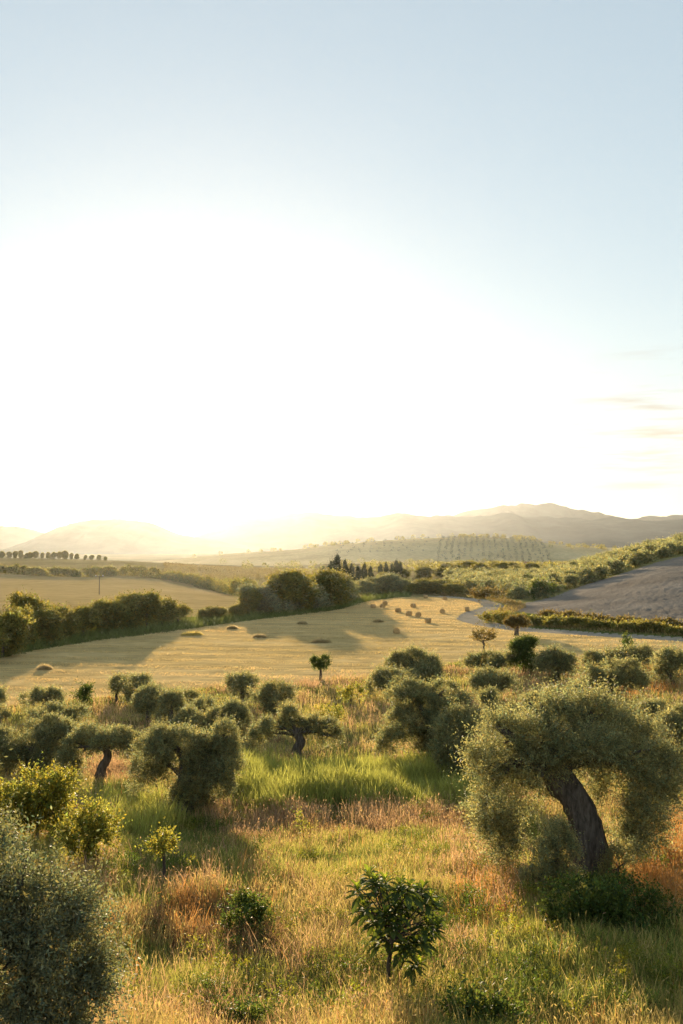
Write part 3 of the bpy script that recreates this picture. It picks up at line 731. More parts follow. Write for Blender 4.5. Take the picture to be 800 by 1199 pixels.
# ---------------------------------------------------------------- loquat: rosettes of big drooping leaves
def loquat():
    rng = np.random.default_rng(77)
    b = hit(457, 1162); s = b[1]/F
    tips = [(432, 1030), (440, 1045), (425, 1052), (452, 1040), (478, 1030), (462, 1055), (495, 1040), (505, 1050), (484, 1058), (446, 1072), (436, 1080), (470, 1078), (500, 1075), (512, 1082), (455, 1095), (485, 1095), (442, 1100), (500, 1100), (478, 1115), (418, 1035), (428, 1068), (466, 1042), (510, 1062), (496, 1088), (450, 1058), (474, 1098), (440, 1030), (515, 1095), (468, 1030), (488, 1045), (460, 1070), (475, 1062), (490, 1120)]
    V, Fc, T = [], [], []; o = 0; tg = []
    for k, (x, y) in enumerate(tips):
        p = np.array([(x-457)*s, rng.uniform(-0.45, 0.45), (1162-y)*s])
        tg.append(p)
        out = unit(p - np.array([0, 0, 1.1]) + np.array([0, 0, 0.9]))
        nl = rng.integers(17, 23)
        for j in range(nl):
            t = j/nl
            az = j*2.4 + rng.normal()*0.2
            el = 0.95 - 1.5*t + rng.normal()*0.12
            d0 = unit(np.array([math.cos(az)*math.cos(el), math.sin(az)*math.cos(el), math.sin(el)]) + out*0.35)
            Ln = rng.uniform(0.20, 0.30)*(0.75 + 0.5*t); Wd = Ln*rng.uniform(0.32, 0.40)
            sd = unit(np.cross(d0, [0, 0, 1]) + 1e-6); nr = np.cross(sd, d0)
            prof = [(0.0, 0.12), (0.3, 0.75), (0.6, 1.0), (0.85, 0.6), (1.0, 0.0)]
            pts = []
            base = p - out*0.20*t
            droop = rng.uniform(0.25, 0.55)
            for a, w in prof:
                c = base + d0*Ln*a + np.array([0, 0, -droop*Ln*a*a])
                if w == 0: pts += [c]
                else: pts += [c - sd*Wd/2*w + nr*Wd*0.14*w, c - nr*0.006, c + sd*Wd/2*w + nr*Wd*0.14*w]
            V.append(np.array(pts))
            f = []
            for i in range(3):
                q = i*3
                f += [(q, q+1, q+4, q+3), (q+1, q+2, q+5, q+4)]
            f += [(9, 10, 12, 12), (10, 11, 12, 12)]
            f4 = np.array(f[:6]) + o; Fc.append((f4, np.array([(9, 10, 12), (10, 11, 12)]) + o))
            young = max(0, 1 - 3.2*t)
            g = rng.normal(1, 0.18)
            T.append(np.tile(np.array([g*(1+1.6*young), g*(1+1.4*young), g*(1+0.3*young)]), (13, 1)))
            o += 13
    me = mesh_np('leaves', np.concatenate(V), [np.concatenate([a for a, _ in Fc]), np.concatenate([c for _, c in Fc])], np.concatenate(T))
    root = tag(empty('loquat_tree', tuple(b)), 'young loquat tree with rosettes of large dark leaves, bottom centre', 'loquat tree')
    link('leaves', me, M['loquat'], root)
    tr = limb_set(rng, [(0, 0, -0.15), (-0.03, 0, 0.35), (0.02, 0, 0.75), (0.03, 0, 1.0)], [0.045, 0.038, 0.034, 0.03], tg, seg=7, gnarl=0.05, thick=0.4)
    link('trunk', mesh_np('trunk', tr[0], tr[1], smooth=True), M['bark'], root)
loquat()

# ---------------------------------------------------------------- copies: shared meshes for belts of trees
ORD = ['first', 'second', 'third', 'fourth', 'fifth', 'sixth', 'seventh', 'eighth', 'ninth', 'tenth', 'eleventh', 'twelfth', 'thirteenth', 'fourteenth', 'fifteenth', 'sixteenth', 'seventeenth', 'eighteenth', 'nineteenth', 'twentieth', 'twenty-first', 'twenty-second', 'twenty-third', 'twenty-fourth', 'twenty-fifth', 'twenty-sixth']
def variant(seed, mat, leaf, n, shape='round', aspect=0.55, low=0.2, nb=9, tname='crown', bark=True, flat=1.0, up=0.4):
    """a unit tree (height 1, radius about 0.5) as a (trunk mesh, crown mesh) pair"""
    rng = np.random.default_rng(seed)
    B = []
    for i in range(nb):
        if shape == 'round':
            a = rng.uniform(0, 6.28); r = rng.uniform(0, 0.3); z = rng.uniform(low+0.12, 0.8)
            rr = rng.uniform(0.17, 0.27)*(1 - 0.35*abs(z-0.5))
            B.append((r*math.cos(a), r*math.sin(a), z, rr, rr, rr*flat*0.85))
        elif shape == 'tall':
            z = low + (0.93-low)*(i/(nb-1)); rr = 0.19*math.sin(math.pi*(0.12+0.8*(i/(nb-1))))**0.7*rng.uniform(0.8, 1.15)
            B.append((rng.normal()*0.03, rng.normal()*0.03, z, rr, rr, 0.13))
    v, f, t = foliage(rng, B, n, 5, leaf, leaf*aspect, leaf*2.2, up=up, sub=8)
    cm = mesh_np(tname, v, [f], t); cm.materials.append(M[mat])
    tv, tf = limb_set(rng, [(0, 0, -0.06), (rng.normal()*0.02, 0, 0.3), (rng.normal()*0.04, 0, 0.62)], [0.035, 0.028, 0.02], [b[:3] for b in B[::2]], seg=6, gnarl=0.05)
    tm = mesh_np('trunk', tv, tf, smooth=True); tm.materials.append(M['bark'])
    return tm, cm
def put(pair, name, cat, label, group, base, sx, sz, rz, parts=True):
    if parts:
        r = empty(name, tuple(base), rz)
        for nm, me in (('trunk', pair[0]), ('crown', pair[1])):
            o = link(nm, me, None, r); 
        r.scale = (sx, sx, sz)
    else:
        r = link(name, pair[1], None, None, tuple(base)); r.rotation_euler = (0, 0, rz); r.scale = (sx, sx, sz)
    return tag(r, label, cat, group)

rg = np.random.default_rng(99)
def at(px, Y):
    x = (px-400)/F*Y
    return np.array([x, Y, float(ground_z(x, Y))])

belt_v = [variant(300+i, 'bush', 0.062, 2600, low=0.0, nb=14) for i in range(5)]
belt_p = [variant(340+i, ('bush', 'olive', 'olive')[i], 0.05, 4200, low=0.0, nb=15) for i in range(3)]
belt_l = [variant(380+i, 'bush', 0.058, 2400, low=0.02, nb=11) for i in range(6)]
# the dark belt along the far side of the hay field: px, base py, width px, height px
BELT = [(-40, 780, 70, 62), (-5, 772, 50, 70), (14, 762, 44, 60), (30, 752, 46, 54), (52, 756, 40, 46), (70, 750, 40, 46), (92, 746, 46, 46), (110, 742, 38, 50), (128, 741, 40, 46), (148, 738, 40, 44), (168, 737, 40, 42), (188, 733, 42, 42), (206, 730, 30, 28), (238, 727, 22, 18), (252, 726, 26, 20), (275, 724, 20, 18), (290, 722, 30, 30), (312, 720, 42, 40), (335, 718, 48, 48), (352, 716, 44, 44), (364, 712, 36, 34), (380, 712, 44, 44), (394, 708, 34, 42), (406, 704, 24, 26)]
for i, (px, py, w, h) in enumerate(BELT):
    b = hit(px, py); s = b[1]/F
    b[1] += 2.0; b[2] = ground_z(b[0], b[1])
    pick = belt_p if i >= 17 else belt_l
    h *= rg.uniform(0.82, 1.22)
    put(pick[i % len(pick)], 'hedgerow_tree', 'tree', ('%s tree from the left in the belt behind the hay field' % ORD[i]), 'trees along the far side of the hay field', b, w*s*(1.45 if i >= 17 else 1.15), h*s*(0.86 if i >= 17 else 0.80), i*1.9)
# shrubs behind the field's far end
pale_v = [variant(360+i, 'olive', 0.065, 2200, low=0.0, nb=12) for i in range(3)]
BACK = [(420, 697, 26, 18), (434, 695, 30, 22), (448, 695, 28, 22), (462, 695, 30, 24), (476, 695, 26, 20), (490, 696, 28, 20), (505, 695, 30, 18), (520, 696, 30, 18), (535, 698, 24, 16)]
for i, (px, py, w, h) in enumerate(BACK):
    b = hit(px, py); s = b[1]/F
    b[1] += 3.0; b[2] = ground_z(b[0], b[1])
    put(pale_v[i % 3] if i < 5 else belt_v[i % 5], 'rounded_tree', 'tree', ('%s rounded tree from the left behind the far end of the hay field' % ORD[i]), 'rounded trees closing the far end of the hay field', b, w*s*1.3, h*s*0.88, i*1.3+0.4)
# second line and the valley trees
VAL = [(404, 330, 14, 24), (424, 340, 11, 22), (448, 360, 10, 20), (470, 400, 12, 22), (498, 380, 14, 26), (516, 420, 10, 20), (534, 400, 14, 24), (548, 430, 16, 26), (562, 390, 18, 26), (585, 400, 16, 22), (607, 420, 11, 18), (622, 430, 12, 20), (580, 520, 12, 18), (600, 560, 12, 16), (540, 560, 12, 18), (520, 600, 10, 18)]
for i, (px, Y, h, w) in enumerate(VAL):
    put(belt_v[(i*2) % 5], 'valley_tree', 'tree', ('%s tree from the left in the valley beyond the orchard and the hay field' % ORD[i]), 'scattered trees in the valley', at(px, Y), w*Y/F, h*Y/F, i*2.2)
# dark spires
cyp = [variant(400+i, 'cypress', 0.05, 1500, shape='tall', low=0.05, nb=10, up=1.0) for i in range(3)]
CY = [(379, 300, 20), (387, 296, 24), (396, 300, 32), (404, 305, 25), (412, 300, 21), (419, 306, 20), (427, 310, 21), (434, 304, 18), (446, 380, 16), (452, 376, 17), (459, 385, 15), (464, 372, 20), (469, 380, 17)]
for i, (px, Y, h) in enumerate(CY):
    put(cyp[i % 3], 'cypress_tree', 'cypress', ('%s dark cypress from left in the %s' % (ORD[i if i < 8 else i-8], 'cluster behind the hedgerow' if i < 8 else 'small row right of it')), 'dark cypresses behind the field', at(px, Y), h*Y/F*0.62*1.1, h*Y/F*1.08, i*1.1)
# ridge trees on the left skyline
RID = [(-30, 12), (3, 10), (11, 9), (18, 11), (24, 12), (31, 9), (36, 10), (42, 9), (50, 9), (56, 9), (62, 10), (70, 10), (76, 11), (84, 8), (90, 8), (100, 7), (108, 8), (116, 7), (124, 6)]
for i, (px, h) in enumerate(RID):
    Y = 690 + (i*37 % 23)
    put(belt_v[i % 5], 'ridge_tree', 'tree', ('%s small tree from the left on the skyline ridge at the left' % ORD[i]), 'trees along the left skyline', at(px, Y), h*Y/F*rg.uniform(0.6, 0.85), h*Y/F*rg.uniform(0.68, 0.9), i*2.6)

# hedge: one long bushy line across the left slope
def hedge(name, label, line, h, wid, mat, leaf, n, seed):
    rng = np.random.default_rng(seed)
    line = np.asarray(line)
    seg = np.concatenate([[0], np.cumsum(np.hypot(*np.diff(line[:, :2], axis=0).T))])
    m = max(int(seg[-1]/(wid*0.8)), 3)
    q = np.linspace(0, seg[-1], m)
    x = np.interp(q, seg, line[:, 0]) + rng.normal(size=m)*wid*0.15; y = np.interp(q, seg, line[:, 1]) + rng.normal(size=m)*wid*0.3
    z = ground_z(x, y)
    hh = h*rng.uniform(0.75, 1.1, m)
    B = np.stack([x, y, z + hh*0.45, np.full(m, wid*0.62), np.full(m, wid*0.6), hh*0.58], -1)
    v, f, t = foliage(rng, B, n, 5, leaf, leaf*0.6, leaf*1.6, sub=6)
    o0 = np.array([x[0], y[0], z[0]])
    return tag(link(name, mesh_np(name, v-o0, [f], t), M[mat], None, tuple(o0)), label, 'hedge')
hedge('hedge', 'long dark hedge line crossing the slope on the left', HEDGE, 3.6, 4.0, 'bush', 0.5, 36000, 11)
ed = smooth_line(hits([(602, 730), (640, 732), (680, 734.5), (740, 738), (800, 742), (870, 748)]))
hedge('roadside_hedge', 'long scrubby hedge between the pale road and the ploughed field', ed, 0.85, 2.2, 'bush', 0.22, 11000, 12)
ed2 = smooth_line(hits([(640, 722), (690, 727), (740, 731.5), (800, 737), (870, 744)]))
hedge('brush_strip', 'reddish strip of dry brush along the lower edge of the ploughed field', ed2, 0.7, 1.6, 'fig', 0.22, 6000, 13)
shrub('rounded roadside scrub inside the bend of the pale road', 575, 729, [(566, 725, 6, 3), (574, 723, 7, 4), (584, 723, 7, 4), (592, 725, 8, 4), (578, 727, 8, 3)], 'bush', seed=40, dens=1.0, name='roadside_scrub')
shrub('olive-brown scrub across the road bend, below the orchard', 575, 705, [(562, 699, 8, 4), (572, 697, 8, 5), (584, 698, 7, 4), (555, 697, 6, 3)], 'fig', seed=41, name='roadside_scrub')
shrub('dark bush at the left corner of the orchard, above the ploughed field', 635, 701, [(628, 692, 8, 6), (638, 691, 8, 6), (633, 695, 10, 5)], 'dark', seed=42, dens=1.0)

# orchard on the right hill: rows of small round olives
orch = [variant(500+i, 'olive', 0.11, 520, low=0.0, flat=0.9) for i in range(4)]
def orchard():
    far_edge = hits([(535, 688), (560, 684), (600, 679), (640, 669), (700, 659), (760, 648), (800, 641)], y0=150)
    P = []
    a0 = hit(600, 706, y0=120); a1 = np.array(hit(799, 653.5, y0=150))
    ax = unit(a1[:2]-a0[:2]); bx = np.array([-ax[1], ax[0]])
    for r in range(0, 26):
        for c in range(-14, 34):
            p = a0[:2] + bx*(3.0 + r*7.2) + ax*(c*6.4 + (r % 2)*2.4) + rg.normal(size=2)*0.7
            u = p[0]/p[1]
            z = float(ground_z(p[0], p[1]))
            px, py = proj(np.array([p[0], p[1], z]))
            if inside(PLOUGH, np.array([p[0]]), np.array([p[1]]))[0] or line_dist(ROAD, np.array([p[0]]), np.array([p[1]]))[0] < 5: continue
            if not (528 < px < 850) or p[1] > 430 or p[1] < 170: continue
            if py > 696 + max(0, (px-560)*0.12) : continue
            # hidden behind the crest?
            ys = np.linspace(150, p[1]-4, 60)
            if ((CZ + (z+3.4-CZ)*ys/p[1]) < ground_z(u*ys, ys)).any(): continue
            P.append((p[0], p[1], z))
    P.sort(key=lambda t: t[1])
    return P
OP = orchard()
for i, p in enumerate(OP[:300]):
    w = rg.uniform(3.6, 5.0); h = rg.uniform(2.9, 3.9)
    put(orch[i % 4], 'orchard_tree', 'olive tree', 'small round olive tree in the orchard rows on the slope above the ploughed field', 'orchard rows above the ploughed field', (p[0], p[1], p[2]-0.1), w, h, rg.uniform(0, 6.28), parts=False)
print('orchard trees', len(OP))

# far grove on the hill: too many and too small to count
def clump_mass(name, pts, size, mat, leaf, per_tree, seed, kind='stuff', hz=0.8):
    rng = np.random.default_rng(seed)
    pts = np.asarray(pts)
    sz = size*rng.uniform(0.72, 1.2, len(pts))
    d = rdirs(rng, len(pts)*per_tree)
    c = np.repeat(pts, per_tree, 0); s = np.repeat(sz, per_tree)[:, None]
    P = c + d*s*np.array([0.5, 0.5, 0.5*hz])*rng.uniform(0.5, 1, (len(d), 1)) + np.array([0, 0, 1])*s*0.5*hz
    tl = rng.normal(1, 0.2, len(d)).clip(0.5, 1.6)
    v, f, t = leaves_mesh(rng, P, unit(d + rng.normal(size=d.shape)*0.5), leaf*rng.uniform(0.7, 1.3, len(d)), leaf*0.7*np.ones(len(d)), np.stack([tl]*3, -1))
    return tag(link(name, mesh_np(name, v, [f], t), M[mat]), kind=kind)
def far_grove():
    P = []
    for r in range(18):
        xb = 520 + r*6.5
        for k in range(26):
            Y = 1170 + k*12.5
            px = xb + (1-k/26.0)*(r-6)*1.3
            if px > 632 - 0: px = px
            x = (px-400)/F*Y
            if rg.random() < 0.13: continue
            P.append((x + rg.normal()*1.1, Y + rg.normal()*2.0, 0))
    for r in range(9):
        for k in range(7):
            px = 396 + r*12.0 + k*1.5 + rg.uniform(-3, 3); Y = 1270 + k*32
            P.append(((px-400)/F*Y + rg.normal()*2, Y, 0))
    P = np.array(P); P[:, 2] = ground_z(P[:, 0], P[:, 1])
    clump_mass('distant_grove', P, 3.0, 'cypress', 0.9, 24, 3)
    # scrub and small woods in the valley and on the far slopes
    Q = []
    for (px, Y, n, sx, sy) in [(675, 760, 60, 34, 40), (640, 900, 40, 60, 50), (560, 1000, 60, 60, 50), (470, 1050, 50, 70, 60), (600, 700, 40, 40, 40), (690, 1400, 25, 50, 20), (430, 700, 30, 40, 60), (720, 1900, 60, 120, 60), (350, 1480, 20, 60, 15), (540, 1495, 30, 110, 6), (610, 1490, 10, 40, 6)]:
        c = at(px, Y)
        for _ in range(n):
            x = c[0] + rg.normal()*sx; y = c[1] + rg.normal()*sy
            Q.append((x, y, float(ground_z(x, y))))
    clump_mass('distant_scrub', np.array(Q), 6.5, 'bush', 1.5, 60, 4)
    V = []
    for r in range(34):                        # low rows on the slope below the ridge
        for k in range(46):
            px = 195 + k*4.6 + rg.uniform(-3, 3); Y = 455 + r*9.5 + rg.uniform(-6, 6)
            if px > 270 + (r > 6)*110 and Y < 520: continue
            c = at(px, Y)
            if px/800*0 + (px - 195) < (520 - Y)*0.9: continue
            V.append(c)
    clump_mass('low_scrub', np.array(V), 1.7, 'fig', 0.6, 16, 6)
far_grove()

# ---------------------------------------------------------------- hay bales and loose hay
def bale_mesh(seed):
    rng = np.random.default_rng(seed)
    seg, nx = 28, 7
    th = np.linspace(0, 2*math.pi, seg, endpoint=False)
    xs = np.array([-0.62, -0.6, -0.3, 0, 0.3, 0.6, 0.62]); rs = np.array([0.58, 0.66, 0.68, 0.675, 0.68, 0.66, 0.58])
    V = []
    for x, r in zip(xs, rs):
        rr = r*(1 + rng.normal(size=seg)*0.018)
        z = np.maximum(np.sin(th)*rr, -0.58)
        V.append(np.stack([np.full(seg, x) + rng.normal(size=seg)*0.012, np.cos(th)*rr, z + 0.58], -1))
    v = np.concatenate(V + [np.array([[-0.58, 0, 0.6], [0.58, 0, 0.6]])])
    i = np.arange(nx*seg).reshape(nx, seg)
    q = np.stack([i[:-1], i[1:], np.roll(i, -1, 1)[1:], np.roll(i, -1, 1)[:-1]], -1).reshape(-1, 4)
    c0, c1 = len(v)-2, len(v)-1
    t0 = np.stack([i[0], np.roll(i[0], -1), np.full(seg, c0)], -1); t1 = np.stack([np.roll(i[-1], -1), i[-1], np.full(seg, c1)], -1)
    n = 700                                           # straws standing off the wrap
    a = rng.uniform(0, 6.28, n); x = rng.uniform(-0.62, 0.62, n)
    P = np.stack([x, np.cos(a)*0.66, np.maximum(np.sin(a)*0.66, -0.56)+0.58], -1)
    D = unit(np.stack([rng.normal(size=n)*0.8, -np.sin(a)*0.8+np.cos(a)*0.4, np.cos(a)*0.8+np.sin(a)*0.4], -1))
    lv, lf, _ = leaves_mesh(rng, P, D, rng.uniform(0.08, 0.2, n), np.full(n, 0.018), np.ones((n, 3)))
    me = mesh_np('hay_bale', np.concatenate([v, lv]), [q, np.concatenate([t0, t1]), lf + len(v)])
    me.materials.append(M['straw'])
    return me
bales = [bale_mesh(i) for i in range(3)]
BAL = [(437, 712, 'hay bale nearest the hedgerow on the left of the far bales'), (448, 711.5, 'hay bale just right of the one nearest the hedgerow'), (451, 708.3, 'small distant hay bale behind the leftmost pair'),
       (466.5, 717, 'hay bale standing alone between the leftmost group and the central pair'), (484, 711.2, 'distant hay bale behind the central pair'), (479, 721, 'left hay bale of the central pair'), (490, 722.3, 'right hay bale of the central pair'),
       (501.5, 729.3, 'hay bale in front and right of the central pair'), (518, 718, 'hay bale midway between the central pair and the road bend'), (547, 715.8, 'hay bale closest to the road bend'), (464.5, 742, 'nearest and largest hay bale on the mown field'),
       (498.5, 700.6, 'farthest hay bale, near the end of the field'), (521, 702.6, 'far hay bale beside the road as it leaves the field')]
for i, (px, py, lab) in enumerate(BAL):
    b = hit(px, py)
    o = tag(link('hay_bale', bales[i % 3], None, None, (b[0], b[1], b[2]-0.03)), lab, 'hay bale', 'round bales left on the mown field')
    o.rotation_euler = (0, 0, i*1.7 + 0.4)
    o.scale = (0.60,)*3
def hay_pile(px, py, w, h, lab, mat='grass', col=(0.54, 0.44, 0.25)):
    rng = np.random.default_rng(int(px*7))
    b = hit(px, py); s = b[1]/F
    n = 2600; h = h*0.36; w = w*0.85
    r = np.sqrt(rng.random(n)); a = rng.uniform(0, 6.28, n)
    x = r*np.cos(a)*w*s/2; y = r*np.sin(a)*w*s/3
    z = (1-r**2.2)*h*s*(0.25 + 1.5*vnoise(x*1.9+50+px, y*1.9+50))*rng.uniform(0.3, 1, n)
    D = unit(rng.normal(size=(n, 3))*np.array([1, 1, 0.35]) + np.array([0, 0, 0.15]))
    tl = rng.normal(1, 0.2, n).clip(0.5, 1.5)
    v, f, t = leaves_mesh(rng, np.stack([x, y, z], -1), D, rng.uniform(0.25, 0.6, n), np.full(n, 0.06), np.array(col)*tl[:, None])
    tag(link('hay_heap', mesh_np('hay_heap', v, [f], t), M[mat], None, tuple(b)), lab, 'hay heap', 'loose hay heaps on the mown field')
hay_pile(376, 752.5, 22, 8, 'wide loose hay heap above the lone lollipop tree')
hay_pile(304, 746.5, 14, 4, 'low hay heap near the hedgerow, left of the wide heap')
hay_pile(354, 731, 10, 4, 'small hay heap against the tall hedgerow trees')
hay_pile(272, 736.5, 10, 5, 'small hay heap below the gap in the hedgerow')
hay_pile(225, 744, 26, 6, 'long yellowish hay heap below the left hedgerow', col=(0.60, 0.50, 0.17))
hay_pile(52, 784, 12, 5, 'faint hay heap in the shaded left part of the field')
hay_pile(443, 728.5, 11, 4, 'flattened hay heap left of the nearest bale')

# ---------------------------------------------------------------- utility poles on the left slope
def box(c, s):
    c = np.asarray(c, float); s = np.asarray(s, float)/2
    v = np.array([(a, b, d) for a in (-1, 1) for b in (-1, 1) for d in (-1, 1)])*s + c
    return v, np.array([(0, 1, 3, 2), (4, 6, 7, 5), (0, 4, 5, 1), (2, 3, 7, 6), (0, 2, 6, 4), (1, 5, 7, 3)])
def pole(px, Y, h, lab):
    b = at(px, Y)
    r = tag(empty('utility_pole', tuple(b), 0.4), lab, 'utility pole', 'utility poles on the left slope')
    v, q, t = tube([(0, 0, -0.4), (0, 0, h*0.5), (0, 0, h)], [0.14, 0.11, 0.08], 8)
    link('post', mesh_np('post', v, [q, t]), M['wood'], r)
    v, f = box((0, 0.16, h*0.92), (2.2, 0.12, 0.16)); link('crossarm', mesh_np('crossarm', v, [f]), M['wood'], r)
    for x in (-0.95, 0.0, 0.95):
        v, q, t = tube([(x, 0.16, h*0.92+0.08), (x, 0.16, h*0.92+0.22), (x, 0.16, h*0.92+0.4)], [0.07, 0.13, 0.1], 8)
        link('insulator', mesh_np('insulator', v, [q, t]), M['insul'], r)
pole(117, 262, 5.2, 'dark utility pole with a crossarm on the pale field at left')
pole(290, 400, 4.4, 'pale-topped utility pole at the end of the long hedge')

# ---------------------------------------------------------------- valley houses
def house(px, Y, w, d, h, lab, rz):
    b = at(px, Y); b[2] -= 0.2
    r = tag(empty('farmhouse', tuple(b), rz), lab, 'house', 'farm buildings in the valley')
    v, f = box((0, 0, h/2), (w, d, h)); link('wall', mesh_np('wall', v, [f]), M['plaster'], r)
    o, rh = 0.45, h*0.34
    X, Yh = w/2+o, d/2+o
    v = np.array([(-X, -Yh, h+0.01), (X, -Yh, h+0.01), (X, Yh, h+0.01), (-X, Yh, h+0.01), (-X, 0, h+rh), (X, 0, h+rh)])
    me = mesh_np('roof', v, [np.array([(0, 1, 5, 4), (2, 3, 4, 5), (3, 2, 1, 0)]), np.array([(0, 4, 3), (1, 2, 5)])])
    link('roof', me, M['tile'], r)
    for x in (-w*0.28, w*0.28):
        v, f = box((x, -d/2-0.01, h*0.6), (0.9, 0.08, 1.2)); link('window', mesh_np('window', v, [f]), M['pane'], r)
    v, f = box((0, -d/2-0.01, 1.05), (1.0, 0.08, 2.1)); link('door', mesh_np('door', v, [f]), M['wood'], r)
house(664, 560, 7.5, 5, 3.6, 'pale farmhouse among trees behind the orchard, nearest of the valley', 0.2)
house(653, 640, 6, 5, 3.2, 'low farm building left of the pale farmhouse', -0.3)
house(530, 640, 8, 5, 3.6, 'pinkish farmhouse behind the trees at the far end of the field', 0.1)
house(600, 980, 14, 6, 4.0, 'long pale farm building at the foot of the grove hill, left of two', 0.1)
house(618, 990, 11, 6, 4.2, 'pale farm building at the foot of the grove hill, right of two', -0.15)

# ---------------------------------------------------------------- grass
C = {'gold': (0.48, 0.385, 0.15), 'lime': (0.36, 0.365, 0.095), 'green': (0.17, 0.215, 0.055), 'pink': (0.50, 0.335, 0.20), 'orange': (0.45, 0.235, 0.08), 'brown': (0.26, 0.165, 0.085), 'reed': (0.34, 0.36, 0.09)}
KN = list(C); KC = np.array([C[k] for k in KN])
PATCH = [  # px, py, rx, ry, kind, weight
 (330, 930, 65, 20, 'reed', 6), (400, 922, 60, 22, 'reed', 6), (480, 920, 60, 22, 'reed', 6), (540, 915, 30, 25, 'reed', 4), (160, 965, 45, 24, 'reed', 4), (130, 935, 60, 16, 'green', 4), (295, 912, 26, 14, 'reed', 5),
 (285, 968, 34, 14, 'pink', 7), (345, 962, 60, 12, 'pink', 6), (440, 962, 70, 13, 'pink', 4), (520, 965, 50, 12, 'brown', 3), (380, 972, 90, 9, 'brown', 4), (250, 950, 30, 20, 'pink', 3), (130, 898, 45, 14, 'pink', 6),
 (555, 1020, 50, 24, 'pink', 2.5), (575, 1062, 40, 34, 'orange', 3), (590, 1050, 30, 30, 'pink', 4), (775, 1050, 50, 34, 'orange', 7), (790, 1000, 30, 40, 'orange', 3), (235, 1085, 60, 30, 'brown', 4), (225, 1080, 40, 25, 'orange', 2.5), (300, 1110, 40, 20, 'brown', 3),
 (240, 1000, 60, 30, 'green', 5), (165, 1030, 45, 34, 'green', 4), (690, 1130, 130, 60, 'green', 3), (300, 1190, 40, 20, 'green', 3), (410, 1010, 150, 26, 'lime', 3), (250, 1150, 70, 18, 'lime', 4), (180, 1165, 60, 25, 'lime', 2), (620, 1000, 50, 25, 'lime', 3), (450, 985, 120, 14, 'lime', 2),
 (260, 822, 60, 10, 'lime', 5), (20, 846, 40, 8, 'lime', 5), (400, 822, 60, 16, 'gold', 2), (110, 840, 60, 10, 'gold', 3), (750, 800, 40, 16, 'orange', 3), (640, 800, 60, 14, 'pink', 2), (130, 860, 50, 10, 'green', 2), (420, 855, 70, 20, 'gold', 3), (440, 840, 40, 14, 'pink', 2),
 (470, 1130, 60, 40, 'gold', 2), (380, 1100, 60, 40, 'gold', 2), (520, 1120, 40, 30, 'pink', 2)]
KH = {'gold': 0.42, 'lime': 0.34, 'green': 0.34, 'pink': 0.52, 'orange': 0.55, 'brown': 0.40, 'reed': 0.82}
